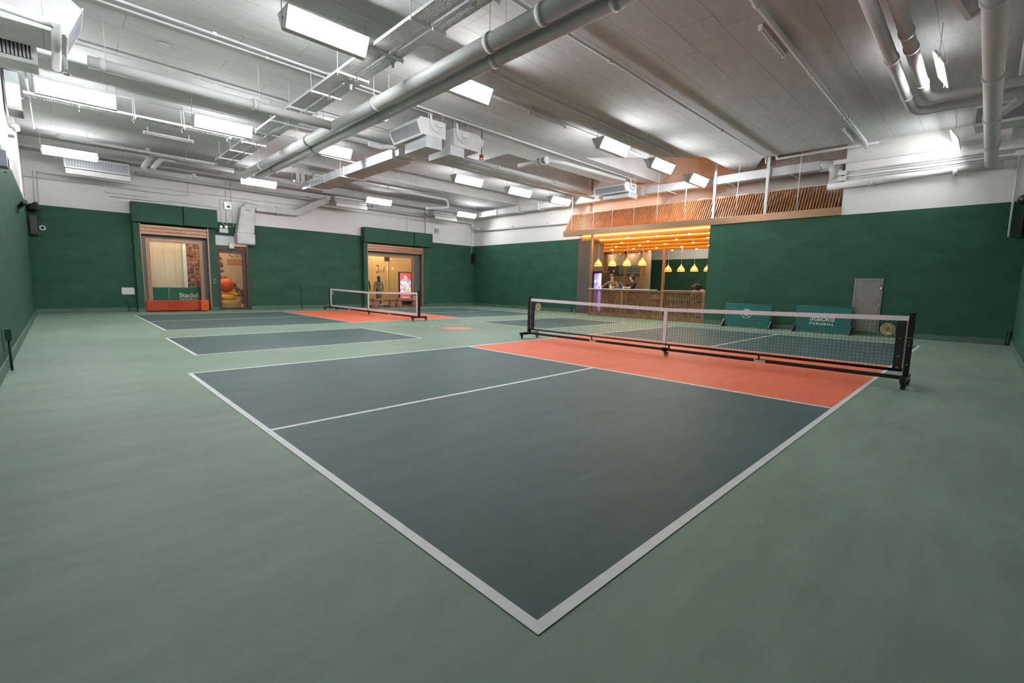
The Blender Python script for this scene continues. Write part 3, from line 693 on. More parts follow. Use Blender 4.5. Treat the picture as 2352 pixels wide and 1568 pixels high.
# ================================================================== FAN COIL UNITS
def fcu(label, x0, x1, y0, y1, zt, zb, nose, side, plenum=None, wires=True, slope=.28):
    """hung unit, long in y; the slanted discharge nose points to side*x"""
    t = T('fan_coil_unit', label, 'air conditioner', ((x0+x1)/2, (y0+y1)/2, zb), 'ceiling fan coil units')
    O('casing', G().box(x0, x1, y0, y1, zb, zt), DUCT, t, bevel=.012)
    xe = x0 if side < 0 else x1
    xt = xe + side*nose; xb = xe + side*nose*.55
    O('discharge_hood', G().prism([(xe, zb), (xe, zt), (xt - side*nose*.35, zt-.01), (xt, zt-.12), (xb, zb)], 'y', y0, y1), DUCT, t)
    # grille set on the slanted end
    a = Vector((xt, 0, zt-.12)); b = Vector((xb, 0, zb)); n = Vector((b.z-a.z, 0, a.x-b.x)).normalized()
    if n.x * side < 0: n = -n
    gr = O('grille', G().hexa([(a.x,y0+.04,a.z),(a.x,y1-.04,a.z),(b.x,y1-.04,b.z),(b.x,y0+.04,b.z)] + [(p.x+n.x*.008, yy, p.z+n.z*.008) for p, yy in ((a,y0+.04),(a,y1-.04),(b,y1-.04),(b,y0+.04))]), GRILLE, t)
    fr = G()
    for p, q in (((a,y0),(a,y1)), ((b,y0),(b,y1)), ((a,y0),(b,y0)), ((a,y1),(b,y1))):
        P = Vector((p[0].x+n.x*.01, p[1], p[0].z+n.z*.01)); Q = Vector((q[0].x+n.x*.01, q[1], q[0].z+n.z*.01))
        fr.bar(P, Q, .05, .02, n)
    O('grille_frame', fr, WHITE, t)
    k = 26
    for i in range(k):
        u = (i + .5) / k
        y = y0 + .06 + (y1-y0-.12)*u
        O('louvre', G().bar((a.x+n.x*.014, y, a.z+n.z*.014), (b.x+n.x*.014, y, b.z+n.z*.014), .010, .010, n), mat('louvre_grey', (.40,.42,.45), .5), gr)
    if plenum:
        O('return_plenum', G().box(*plenum), GALV, t, bevel=.006)
    if wires:
        g = G()
        for i in range(4):
            xw = (x0+x1)/2 + .04*i
            g.tube([(x0+.05+.015*i, y0-.02, zt+.12), (x0+.08+.015*i, y0-.03, zt-.2), (xw-.03, y0-.04, zb+.12-.02*i), (xw, y0-.03, zb+.26)], .008, 6, bend=.15)
        O('control_cables', g, WHITE, t)
        O('control_box', G().box((x0+x1)/2-.04, (x0+x1)/2+.16, y0-.05, y0, zb+.26, zt-.08), WHITE, t, bevel=.006)
    for xx in (x0+.06, x1-.06):
        for yy in (y0+.06, y1-.06): O('hanger_rod', G().cyl((xx, yy, zt), (xx, yy, H), .008, 6), PIPE2, t)
    return t
t = fcu('hung air conditioner with slanted grille facing left, at the ceiling centre', 5.58, 6.12, 8.92, 10.2, 5.2, 4.80, .30, -1, plenum=(5.54, 6.0, 8.60+.32, 9.9, 4.52, 4.80))
O('drain_pipe_bend', G().tube([(5.5,10.3,4.75),(5.25,10.35,4.72),(5.2,10.5,4.72),(4.9,10.6,4.78)], .065, 12, bend=.1), PIPE2, t)
fcu('second hung air conditioner behind it, hood facing right', 6.40, 6.95, 8.95, 10.1, 5.18, 4.74, .44, 1, plenum=(6.30, 6.75, 8.97, 9.95, 4.5, 4.74))
fcu('air conditioner hanging before the netting above the bar', 14.35, 14.9, 8.75, 10.1, 5.12, 4.78, .32, -1, plenum=(14.4, 15.0, 8.77, 9.9, 4.6, 4.78))
t = fcu('large air conditioner at the top left corner', -1.6, -1.0, 8.8, 9.66, 5.25, 4.70, .42, 1, wires=False)
g = G(); g.box(-1.64, -1.09, 9.75, 10.25, 4.47, 5.08)
pl = O('return_plenum', g, DUCT, t)
O('plenum_void', G().box(-1.6, -1.16, 9.742, 9.75, 4.53, 5.02), DARK, pl)
for i in range(11):
    x = -1.58 + i*.042
    O('louvre', G().hexa([(x,9.715,4.53),(x+.006,9.715,4.53),(x+.026,9.745,4.53),(x+.02,9.745,4.53),(x,9.715,5.02),(x+.006,9.715,5.02),(x+.026,9.745,5.02),(x+.02,9.745,5.02)]), PIPE, pl)
t = T('drain_tee', 'white capped vertical pipe with side arm at the top left corner', 'pipe', (-.88, 8.2, 4.5))
O('pipe_run', G().cyl((-.88,7.95,4.56),(-.88,9.9,4.54), .055, 16), PIPE2, t)
O('side_arm', G().tube([(-.88,8.15,4.56),(-1.3,8.12,4.58),(-1.64,8.1,4.6)], .05, 14), PIPE2, t)
t = T('sprinkler_drop', 'small white sprinkler drop above the upper left light', 'sprinkler', (-.76, 10.3, 4.6))
O('stem', G().tube([(-.74,10.3,5.4),(-.76,10.26,5.0),(-.76,10.25,4.66)], .03, 10, bend=.1), PIPE2, t)
O('deflector', G().lathe([(.0,0),(.05,.0),(.055,.015),(.025,.05),(.02,.09)], (-.76,10.25,4.58), 14), CHROME, t)
# wall-side units along the back, long in x
def fcu_back(label, x0, x1, y, zb, zt, screen=True):
    t = T('wall_fan_coil', label, 'air conditioner', ((x0+x1)/2, y, zb), 'back wall fan coil units')
    O('casing', G().box(x0, x1, y, y+.5, zb+.02, zt), DUCT, t, bevel=.01)
    O('lower_flap', G().box(x0+.02, x1, y-.1, y+.02, zb-.18, zb-.02), WHITE, t, bevel=.01)
    gr = O('grille', G().box(x0+.05, x1-.05, y-.012, y, zb+.06, zt-.05), GRILLE, t)
    n = 22
    for i in range(n):
        x = x0+.05 + (x1-x0-.1)*(i+.5)/n
        O('grille_bar', G().box(x-.006, x+.006, y-.02, y-.012, zb+.06, zt-.05), PIPE2, gr)
    O('grille_rim', G().box(x0+.02, x1-.02, y-.025, y, zb+.02, zb+.06).box(x0+.02, x1-.02, y-.025, y, zt-.05, zt-.02), WHITE, t)
    for xx in (x0+.05, x1-.05): O('hanger_rod', G().cyl((xx, y+.25, zt), (xx, y+.25, H), .008, 6), PIPE2, t)
fcu_back('long air conditioner under the lowest left light', -.72, .86, 19.35, 4.55, 4.93)
fcu_back('dark-grilled air conditioner left of the light above the far door', 7.75, 9.2, 19.2, 4.66, 4.92)
fcu_back('dark-grilled air conditioner left of the smallest light', 12.9, 14.3, 19.2, 4.70, 4.94)
# right-hand units
t = fcu('air conditioner with framed grille at the right edge', 12.95, 13.5, -1.4, -.42, 5.16, 4.72, .3, -1, wires=False)
t = T('return_air_box', 'louvred return air box at the right edge', 'air conditioner', (13.9,-1.3,4.7))
pl = O('casing', G().box(13.62, 14.3, -1.48, -1.0, 4.68, 5.2), DUCT, t)
for i in range(8): y = -1.46 + i*.055; O('louvre', G().box(13.585, 13.62, y, y+.02, 4.74, 5.1), PIPE, pl)
t = T('air_grille', 'white framed air grille at the top right edge', 'air grille', (7.8,-.4,4.98))
gr = O('grille', G().hexa([(7.2,-.26,5.05),(8.1,-.42,4.98),(8.1,-.44,5.0),(7.2,-.28,5.07),(7.2,-.5,5.2),(8.1,-.66,5.13),(8.1,-.68,5.15),(7.2,-.52,5.22)]), GRILLE, t)
O('grille_frame', G().bar((7.2,-.25,5.03),(8.12,-.42,4.97),.05,.02).bar((8.12,-.42,4.97),(8.12,-.68,5.13),.05,.02).bar((7.2,-.5,5.2),(8.12,-.67,5.13),.05,.02), WHITE, t)
# ================================================================== CEILING DEVICES
def horn(label, x, y, z):
    t = T('ceiling_horn', label, 'speaker', (x, y, z), 'white ceiling horns')
    O('flare', G().lathe([(.0,.0),(.02,.0),(.026,.06),(.04,.11),(.075,.14),(.11,.155),(.115,.17),(.0,.18)], (x, y, z), 22), WHITE, t)
    O('stem', G().cyl((x, y, z+.17), (x, y, H), .008, 8), PIPE2, t)
horn('upper white horn-shaped device under the cable trays', 3.25, 6.52, 4.86)
horn('lower white horn-shaped device under the cable trays', 3.16, 7.92, 4.86)
t = T('alarm_bell', 'small red alarm device hanging by the second air conditioner', 'alarm', (7.47, 9.12, 4.62))
O('body', G().lathe([(.0,.03),(.055,.03),(.06,.05),(.06,.12),(.03,.14),(.0,.14)], (7.47,9.12,4.62), 16), mat('alarm_red', (.35,.03,.02), .4), t)
O('rim', G().lathe([(.0,.0),(.07,.0),(.08,.02),(.06,.045)], (7.47,9.12,4.62), 16), CHROME, t)
O('stem', G().cyl((7.47,9.12,4.75),(7.47,9.12,H), .01, 8), BLACK, t)
def batten(label, x, y, z, ln):
    t = T('batten_light', label, 'light', (x, y, z), 'unlit ceiling battens')
    O('body', G().box(x, x+ln, y-.035, y+.035, z+.02, z+.06).box(x+.1,x+.12,y-.01,y+.01,z+.06,H).box(x+ln-.12,x+ln-.1,y-.01,y+.01,z+.06,H), WHITE, t); O('socket', G().box(x, x+.03, y-.03, y+.03, z-.03, z+.02), WHITE, t); O('socket', G().box(x+ln-.03, x+ln, y-.03, y+.03, z-.03, z+.02), WHITE, t)
    O('tube', G().cyl((x+.03,y,z-.005),(x+ln-.03,y,z-.005), .014, 10), WHITE, t)
batten('unlit batten light on the dark ceiling at upper right', 7.15, 1.97, 5.34, 1.25)
batten('unlit batten light near the right wall', 13.6, 2.02, 5.34, 1.2)
batten('unlit batten light beside the near light row', 7.1, 7.0, 5.25, 1.35)
batten('unlit batten light at the left above the elbow pipe', .88, 15.9, 5.22, 1.18)
YG = mat('tennis_yellow', (.55,.75,.02), .7)
O('stuck_ball', G().ball((6.75,.34,5.02), .037, 12), YG, None, 'yellow-green ball stuck between the right twin pipes', 'ball')
O('stuck_ball', G().ball((3.19,4.28,4.995), .037, 12), YG, None, 'yellow-green ball lying on the narrow cable tray', 'ball')
t = T('ceiling_hatch', 'round cover plate on the left ceiling', 'cover plate', (.55,9.9,5.39))
O('plate', G().disc((.55,9.9,5.392), .1, 'z', .014, 24), PIPE, t)
# ================================================================== PICKLEBALL NETS
BADGE = mat('badge_tan', (.62,.50,.27), .6, var=.05)
BADGEG = mat('badge_green', (.02,.16,.05), .5)
BADGET = mat('badge_ink', (.09,.10,.06), .6)
def caster(t, x, y, yaw=0.0):
    c, s = math.cos(yaw), math.sin(yaw)
    ct = O('caster', G().box(x-.022, x+.022, y-.022, y+.022, .068, .092), BLACK, t)
    g = G()
    for k in (-1, 1):
        px, py = x - s*k*.019, y + c*k*.019
        g.bar((px, py, .08), (px + c*.02, py + s*.02, .03), .012, .006, (-s, c, 0))
    O('fork', g, BLACK, ct)
    ax = Vector((x + c*.02, y + s*.02, .036)); d = Vector((-s, c, 0))
    O('wheel', G().cyl(ax - d*.013, ax + d*.013, .036, 16), RUBBER, ct)
    O('hub', G().cyl(ax - d*.0145, ax + d*.0145, .018, 12), CHROME, ct)
    O('brake_pedal', G().bar((x + c*.03, y + s*.03, .075), (x + c*.07, y + s*.07, .06), .03, .008), BLACK, ct)
def net(label, X, y0, y1, white_edge):
    ym = (y0 + y1) / 2
    t = T('portable_net', label, 'net', (X, ym, 0), 'portable court nets')
    top = lambda y: .865 + .06 * abs((y - ym) / ((y1 - y0) / 2))
    for y, s in ((y0, -1), (y1, 1)):
        p = O('post', G().box(X-.038, X+.038, y-.03, y+.03, .15, .955), BLACK, t, bevel=.004)
        O('post_cap', G().box(X-.042, X+.042, y-.034, y+.034, .955, .972), BLACK, p, bevel=.004)
        for z in (.30, .55, .60, .93): O('bolt', G().disc((X-.04, y, z), .009, 'x', .008, 10), CHROME, p)
        O('hinge_latch', G().box(X-.045, X-.038, y-.034, y+.034, .64, .652), CHROME, p)
        O('foot', G().box(X-.29, X+.29, y-.032, y+.032, .092, .15), BLACK, t, bevel=.005)
        caster(t, X-.25, y, 0.4*s); caster(t, X+.25, y, -0.3)
        # lacing sleeve
        ys0, ys1 = (y+.035, y+.145) if s < 0 else (y-.145, y-.035)
        sl = O('side_sleeve', G().box(X-.008, X+.008, ys0, ys1, .22, top(y)-.012), BLACKC if not white_edge else TAPE, t)
        if white_edge: sl.scale = (1, 1, 1)
        for z in (.25, .40, .63, .83): O('eyelet', G().disc((X-.010, (ys0*.45+ys1*.55), z), .014, 'x', .005, 14, .007), CHROME, sl)
        g = G(); k = 14; xx = y - s*.034
        for i in range(k):
            z = .24 + (.66)*i/k
            g.bar((X-.012, xx, z), (X-.012, xx - s*.012, z+.047), .006, .006)
        O('lacing', g, TAPE, t)
    caster(t, X, ym - .03, -PI/2)
    O('caster_bracket', G().box(X-.03, X+.03, ym-.075, ym+.015, .088, .155), BLACK, t)
    O('base_beam', G().box(X-.03, X+.03, y0+.03, y1-.03, .098, .148), BLACK, t, bevel=.004)
    O('bottom_pole', G().cyl((X, y0+.04, .215), (X, y1-.04, .215), .020, 12) if not white_edge else G().box(X-.012, X+.012, y0+.04, y1-.04, .17, .225), BLACK if not white_edge else TAPE, t)
    for y in (ym-1.6, ym-.1, ym+1.6): O('pole_tie', G().box(X-.008, X+.008, y-.012, y+.012, .14, .2), BLACK, t)
    ya, yb_ = y0 + .12, y1 - .12
    # top band follows the sag
    g = G(); n = 24
    ps = [(y0+.03 + (y1-y0-.06)*i/n) for i in range(n+1)]
    vs = []
    for y in ps: vs += [(X-.009,y,top(y)-.062),(X+.009,y,top(y)-.062),(X+.009,y,top(y)),(X-.009,y,top(y))]
    fs = [(4*i+a, 4*i+(a+1)%4, 4*i+4+(a+1)%4, 4*i+4+a) for i in range(n) for a in range(4)] + [(3,2,1,0), (4*n,4*n+1,4*n+2,4*n+3)]
    O('top_band', g.add(vs, fs), TAPE, t)
    O('centre_strap', G().box(X-.012, X+.012, ym-.03, ym+.03, .17, .865), TAPE, t)
    O('strap_buckle', G().box(X-.016, X+.016, ym-.034, ym+.034, .26, .275), TAPE, t)
    g = G(); cell = .047; r = .0012
    m = int((yb_-ya)/cell)
    for i in range(m+1):
        y = ya + (yb_-ya)*i/m
        w1 = .006*math.sin(i*.9); w2 = .005*math.sin(i*1.7+1)
        q = [(X, y, .22), (X+.002, y+w1, .40), (X-.002, y+w2, .6), (X, y, top(y)-.06)]
        for a, b in zip(q[:-1], q[1:]): g.bar(a, b, 2*r, 2*r)
    for j in range(1, 14):
        z0 = .22 + .62*j/14
        q = []
        for i in range(17):
            y = ya + (yb_-ya)*i/16
            q.append((X, y, .22 + (top(y)-.06-.22)*j/14 + .004*math.sin(i*1.3+j)))
        for a, b in zip(q[:-1], q[1:]): g.bar(a, b, 2*r, 2*r)
    O('mesh', g, NETB, t, kind='stuff')
    for y in (y0+.235, y1-.275):
        bd = O('round_badge', G().disc((X-.014, y, .742), .083, 'x', .008, 32), BADGE, t, label='round tan maker badge')
        O('badge_rim', G().disc((X-.0185, y, .742), .083, 'x', .002, 32, .078), BADGET, bd)
        O('badge_ball', G().disc((X-.019, y, .742), .030, 'x', .003, 24), BADGEG, bd)
        g = G()
        for a in range(6):
            an = a*PI/3 + .4; g.disc((X-.0215, y+.017*math.cos(an), .742+.017*math.sin(an)), .006, 'x', .002, 8)
        O('ball_holes', g, BADGE, bd)
        g = G()
        arc_text(g, 'STACKD', .028, (X-.0195, y, .742), (0,-1,0), (0,0,1), .048, 60, -40, .0012, .002)
        arc_text(g, 'PICKLEBALL', .024, (X-.0195, y, .742), (0,-1,0), (0,0,1), .048, 250, 90, .001, .002)
        O('badge_lettering', g, BADGET, bd)
    for y in (ym+1.55, ym-1.62):
        O('lettering', put_text(G(), 'Stackd', .062, (X-.032, y, .103), (0,-1,0), (0,0,1), .0016, .003), PRINT, t, label='white wordmark lettering')
    return t
net('portable net with black frame on the near court', 6.68, -.335, 6.40, False)
net('portable net with white edging on the far court', 7.287, 11.96, 18.87, True)
# ================================================================== COURT BANNERS ON THE RIGHT
def banner(label, X, y0, y1, h, design):
    t = T('court_barrier', label, 'banner', (X, (y0+y1)/2, 0), 'teal court barriers')
    O('sheet', G().hexa([(X-.02,y0,.03),(X+.0,y0,.03),(X+.0,y1,.03),(X-.02,y1,.03),(X+.02,y0,h),(X+.04,y0,h),(X+.04,y1,h),(X+.02,y1,h)]), TEAL, t)
    O('top_rail', G().cyl((X+.03,y0-.01,h), (X+.03,y1+.01,h), .014, 10), TEAL, t)
    for y in (y0-.02, y1+.02):
        O('stand_foot', G().prism([(X-.22,0),(X+.2,0),(X+.2,.025),(X+.05,.24),(X-.01,.24),(X-.22,.02)], 'y', y-.014, y+.014), BLACK, t)
        O('foot_edge', G().bar((X-.22, y, .022), (X-.01, y, .245), .02, .012, (0,1,0)), STEEL, t)
    g = G(); rt = (0,-1,0); up = Vector((.05/.75, 0, 1))
    px = lambda z: X - .02 + .04*(z-.03)/(h-.03) - .004
    if design == 'ball':
        yc, zc = 4.49, .46
        g = G(); g.disc((px(zc), yc, zc), .072, 'x', .004, 28)
        em = O('ball_emblem', g, PRINT, t)
        g = G()
        for a, r_ in [(k*PI/3, .035) for k in range(6)] + [(k*PI/3+.5, .058) for k in range(6)] + [(0,0)]:
            g.disc((px(zc)-.003, yc+r_*math.cos(a), zc+r_*math.sin(a)), .009, 'x', .002, 8)
        O('ball_holes', g, TEAL, em)
        g = G()
        arc_text(g, 'STACKD', .075, (px(zc)-.002, yc, zc), rt, (0,0,1), .10, 140, 40, .004, .003)
        arc_text(g, 'PICKLEBALL', .062, (px(zc)-.002, yc, zc), rt, (0,0,1), .165, 190, 350, .003, .003, inward=True)
        O('ring_lettering', g, PRINT, t, label='white ring of PICKLEBALL letters')
    else:
        O('lettering', put_text(G(), 'Stackd', .24, (px(.42), 2.375, .36), rt, (0,0,1), .004, .004), PRINT, t, label='white wordmark lettering')
        O('small_lettering', put_text(G(), 'PICKLEBALL', .088, (px(.28), 2.375, .245), rt, (0,0,1), .0035, .004, space=1.35), PRINT, t)
banner('teal barrier with round ball emblem against the right wall', 15.0, 3.76, 5.17, .765, 'ball')
banner('teal barrier with big white wordmark beside the metal hatch', 15.0, 1.67, 3.06, .775, 'word')
# steel access hatch
t = T('access_hatch', 'steel access hatch door in the right green wall', 'hatch', (15.4, 1.41, .12))
O('frame', G().box(15.37,15.4,1.08,1.13,.12,1.62).box(15.37,15.4,1.69,1.74,.12,1.62).box(15.37,15.4,1.13,1.69,1.57,1.62).box(15.37,15.4,1.13,1.69,.12,.17), STEEL, t, bevel=.004)
lf = O('door_leaf', G().box(15.372,15.39,1.135,1.685,.175,1.565), STEEL, t, bevel=.004)
O('lock', G().cyl((15.372,1.63,.985),(15.352,1.63,.985), .035, 20), CHROME, lf); O('keyhole', G().box(15.349,15.353,1.626,1.634,.97,1.0), DARK, lf)
for z in (1.31, .86): O('hinge', G().cyl((15.362,1.128,z-.06),(15.362,1.128,z+.06), .012, 10), CHROME, lf)

# ================================================================== DOORS IN THE BACK WALL
GLASS = glass('door_glass')
def shutter_door(n, label, x0, x1, jl, jr, split, zh0, zh1, motor_right=True):
    t = T('door_%d' % n, label, None, ((x0+x1)/2, 20.35, 0), kind='structure')
    O('shutter_housing', G().box(jl-.02, split, 19.96, 20.35, zh0, zh1), GREEN, t, bevel=.008)
    O('shutter_housing', G().box(split+.012, jr+.06, 19.90, 20.35, zh0, zh1), GREEN, t, bevel=.008)
    O('jamb', G().box(jl, x0, 20.12, 20.35, 0, zh0), GREEN, t, bevel=.01)
    O('jamb', G().box(x1, jr, 20.12, 20.35, 0, zh0), GREEN, t, bevel=.01)
    for a, b in ((jl-.01, x0+.01), (x1-.01, jr+.01)): O('jamb_foot', G().box(a, b, 20.10, 20.35, 0, .13), GREENL, t)
    O('guide_rail', G().box(x0, x0+.03, 20.14, 20.3, 0, zh0), COPPER, t); O('guide_rail', G().box(x1-.05, x1, 20.14, 20.3, 0, zh0), COPPER, t)
    for i in range(3): O('shutter_slat', G().box(x0+.03, x1-.05, 20.18, 20.21, zh0-.05-.115*(i+1), zh0-.05-.115*i-.006), COPPER, t, bevel=.008)
    return t
d1 = shutter_door(1, 'left shutter doorway with copper glazed frame', 1.09, 3.17, .90, 3.38, 2.36, 3.16, 3.84)
def glazed(t, x0, x1, y, h, w, m, zb=0.0):
    O('door_frame', G().box(x0, x0+w, y, y+.08, zb, h).box(x1-w, x1, y, y+.08, zb, h).box(x0+w, x1-w, y, y+.08, h-w, h).box(x0+w, x1-w, y, y+.08, zb, zb+w), m, t, bevel=.01)
    O('glass_pane', G().box(x0+w, x1-w, y+.035, y+.043, zb+w, h-w), GLASS, t)
O('back_panel', G().box(1.09, 1.24, 20.42, 20.5, 0, 3.1).box(3.0, 3.17, 20.42, 20.5, 0, 3.1).box(1.24, 3.0, 20.42, 20.5, 2.66, 3.1), mat('grey_panel', (.12,.12,.115), .4), d1)
glazed(d1, 1.24, 3.0, 20.40, 2.66, .13, COPPER)
d2 = shutter_door(2, 'far shutter doorway with amber lit glass', 9.70, 12.88, 9.50, 13.25, 12.2, 3.14, 3.84)
O('back_panel', G().box(12.45, 12.88, 20.42, 20.5, 0, 3.08).box(9.7, 12.45, 20.42, 20.5, 2.62, 3.08), MATS['grey_panel'], d2)
glazed(d2, 9.70, 12.45, 20.40, 2.62, .10, COPPER)
O('door_closer', G().box(10.74, 11.02, 20.37, 20.40, 2.30, 2.52), BROWN, d2); O('pull_handle', G().cyl((11.28,20.37,1.16),(11.28,20.37,1.42), .014, 10), CHROME, d2)
O('door_stile', G().box(10.98, 11.0, 20.42, 20.45, .1, 2.5), COPPER, d2)
d3 = T('door_3', 'small brown framed glass door with white transom', None, (3.98, 20.35, 0), kind='structure')
O('door_frame', G().box(3.39,3.49,20.32,20.5,0,2.55).box(4.46,4.57,20.32,20.5,0,2.55).box(3.49,4.46,20.32,20.5,2.38,2.55), BROWN, d3, bevel=.008)
lf = O('door_leaf', G().box(3.49,3.54,20.36,20.42,0,2.38).box(4.34,4.46,20.36,20.42,0,2.38).box(3.54,4.34,20.36,20.42,2.26,2.38).box(3.54,4.34,20.36,20.42,0,.1), BROWN, d3, bevel=.006)
O('glass_pane', G().box(3.54,4.34,20.385,20.392,.1,2.26), GLASS, lf)
tr = O('transom_panel', G().box(3.42,4.08,20.31,20.35,2.55,2.93), WHITE, d3, bevel=.006)
O('transom_light', G().box(3.46,3.86,20.305,20.31,2.59,2.89), mat('pale_panel', (.62,.68,.70), .3), tr)
O('edge_trim', G().box(3.385,3.42,20.30,20.35,2.5,2.95), COPPER, d3)
O('lintel', G().box(3.39,4.57,20.33,20.5,2.93,2.96), BROWN, d3)
# things in and behind the doorways
g = G()
n = 18; ys = []
prof = [(1.12 + 1.86*i/n, 20.02 - .10*math.sin(PI*i/n)**2*0 + (.10*math.sin(2*PI*i/n + .6))) for i in range(n+1)]
front = [(x, min(20.06, y)) for x, y in prof]
poly = front + [(2.98, 20.30), (1.12, 20.30)]
g.prism(poly, 'z', .03, .40)
t = T('foam_bench', 'bright orange curvy bench in the left doorway', 'bench', (2.05, 20.1, 0))
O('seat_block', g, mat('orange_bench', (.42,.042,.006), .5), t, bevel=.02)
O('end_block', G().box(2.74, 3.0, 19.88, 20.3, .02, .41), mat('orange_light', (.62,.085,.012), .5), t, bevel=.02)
O('end_slot', G().box(2.86, 2.93, 19.873, 19.885, .19, .21), DARK, t)
def leg_bench(label, x0, x1, y):
    t = T('log_bench', label, 'bench', ((x0+x1)/2, y, 0), 'terracotta benches')
    TC = mat('terracotta', (.36,.155,.10), .6, var=.12, scale=10)
    O('seat', G().box(x0, x1, y-.2, y+.2, .33, .45), TC, t, bevel=.05)
    for x in (x0+.17, x1-.17): O('leg', G().lathe([(0,0),(.165,0),(.17,.05),(.16,.33),(0,.33)], (x, y, 0), 20), TC, t)
leg_bench('terracotta bench in the far doorway, left one', 9.86, 11.13, 20.1)
leg_bench('terracotta bench in the far doorway, right one by the net post', 11.2, 12.48, 20.1)
def back_banner(label, x0, x1, y, words):
    t = T('court_barrier', label, 'banner', ((x0+x1)/2, y, 0), 'green barriers behind the glass')
    O('sheet', G().box(x0, x1, y, y+.02, .05, .87), VINYLG, t)
    O('edge_pole', G().cyl((x0+.02,y-.012,.0),(x0+.02,y-.012,.88), .014, 8), TEAL, t); O('edge_pole', G().cyl((x1-.02,y-.012,.0),(x1-.02,y-.012,.88), .014, 8), TEAL, t)
    if words:
        CR = mat('cream_print', (.66,.66,.55), .6)
        O('lettering', put_text(G(), 'Stackd', .235, (2.55, y-.004, .50), (1,0,0), (0,0,1), .008, .004), CR, t)
        O('small_lettering', put_text(G(), 'PICKLEBALL', .09, (2.55, y-.004, .39), (1,0,0), (0,0,1), .004, .004, space=1.3), CR, t)
back_banner('blank green barrier behind the left doorway glass', 1.36, 1.92, 20.98, False)
back_banner('green barrier with cream wordmark behind the left doorway glass', 1.93, 3.0, 20.94, True)
BEAN = mat('bean_print', (.13,.055,.035), .5, var=.5, scale=14); BEANL = mat('bean_print_light', (.27,.12,.075), .5, var=.3, scale=14)
t = T('bean_poster', 'coffee bean photo panel behind the left doorway glass', 'poster', (3.0, 22.2, 0))
O('panel', G().box(2.74, 3.28, 22.2, 22.22, .2, 2.75), mat('poster_ground', (.34,.20,.13), .5, var=.4, scale=18), t)
random.seed(5)
for i in range(15):
    for j in range(4):
        x = 2.80 + .135*j + random.uniform(-.03,.03); z = .28 + .17*i + random.uniform(-.04,.04)
        O('printed_bean', G().ball((x, 22.195, z), random.uniform(.075,.10), 12, (1, .06, .72), Matrix.Rotation(random.uniform(0, PI), 3, 'Y')), random.choice([BEAN, BEAN, BEANL]), t)
O('corridor_post', G().box(2.62, 2.74, 22.1, 22.25, 0, 3.3), WHITE, None, 'white post between tiles and bean panel', 'post')
# bean mural and lettering on the tan corridor wall
t = T('wall_mural', 'brown bean mural with lettering on the tan corridor wall', 'mural', (4.4, 22.19, 0))
for (x, z, r, a) in ((3.93,2.12,.11,.5),(3.97,1.86,.13,1.3),(3.98,1.58,.10,.2),(3.93,1.34,.09,1.2),(4.10,1.28,.10,.1),(4.46,.98,.11,1.1),(4.56,.80,.12,.4),(4.50,.66,.09,2.6),(4.72,.70,.10,1.9),(4.76,.52,.12,1.3),(4.62,.52,.08,.3),(4.74,.28,.13,1.4)):
    O('printed_bean', G().ball((x, 22.192, z), r, 14, (1, .05, .62), Matrix.Rotation(a, 3, 'Y')), mat('mural_brown', (.17,.085,.065), .5), t)
O('lettering', put_text(G(), 'Cor', .34, (4.28, 22.192, 2.20), (1,0,0), (0,0,1), -.002, .004, align='LEFT'), MATS['mural_brown'], t)
O('printed_block', G().box(4.22, 5.2, 22.19, 22.2, 1.87, 2.12), mat('mural_terracotta', (.46,.21,.12), .5), t)
t = T('foam_ornament', 'orange dome on a yellow cushion behind the small glass door', 'ornament', (3.95, 21.3, 0))
O('plinth', G().lathe([(0,0),(.40,0),(.43,.06),(.43,.30),(.40,.36),(0,.36)], (4.0,21.3,0), 28), mat('tan_plinth', (.50,.25,.08), .5), t)
YEL = mat('yellow_foam', (.85,.36,.015), .5)
O('cushion', G().lathe([(0,0),(.22,.0),(.32,.07),(.33,.16),(.26,.24),(0,.26)], (3.97,21.3,.36), 28), YEL, t)
O('cushion_lobe', G().ball((4.17,21.12,.62), .13, 16, (1.1,.8,.7)), YEL, t)
O('dome', G().ball((3.92,21.3,.98), .30, 24, (1,1,.98)), ORANGE, t)
# far corridor
t = T('floor_number', 'brown 3/F floor lettering on the amber corridor wall', 'lettering', (12.5, 24.19, 1.8))
INK = mat('sign_ink', (.14,.06,.025), .5)
O('numeral', put_text(G(), '3', .66, (12.40, 24.194, 1.80), (1,0,0), (0,0,1), 0, .006, sx=.8), INK, t)
O('slash', put_text(G(), '/', .46, (12.62, 24.194, 1.80), (1,0,0), (0,0,1), 0, .006), INK, t)
O('letter', put_text(G(), 'F', .46, (12.82, 24.194, 1.80), (1,0,0), (0,0,1), 0, .006, sx=.8), INK, t)
O('trim_4', G().box(12.98, 13.09, 24.12, 24.2, 0, 3.3), mat('pale_amber', (.75,.52,.26), .4), kind='structure', label='pale vertical strip on the corridor wall')
t = T('poster_screen', 'tall red lit advertising screen behind the far doorway glass', 'screen', (12.68, 21.6, 0))
O('stand', G().box(12.28, 13.08, 21.6, 21.68, 0, 1.84), BLACK, t, bevel=.01)
sc = O('screen', G().box(12.33, 13.03, 21.59, 21.60, .25, 1.79), emit('screen_red', (.55,.01,.03), 1.1), t)
FL = [emit('screen_pix%d' % i, c, 1.0) for i, c in enumerate(((.75,.78,.9),(.6,.25,.6),(.15,.3,.25),(.85,.6,.15),(.4,.4,.85)))]
random.seed(3)
for i in range(9):
    for j in range(8):
        c = random.choices(FL, (5,2,2,1,1.5))[0]
        if 4 <= j <= 6 and 2 <= i <= 5 and random.random() < .55: c = FL[3]
        O('picture_patch', G().box(12.36+.08*j, 12.36+.08*(j+1), 21.583, 21.59, .62+.085*i, .62+.085*(i+1)), c, sc)
WT = emit('screen_white', (.9,.9,.9), 1.2)
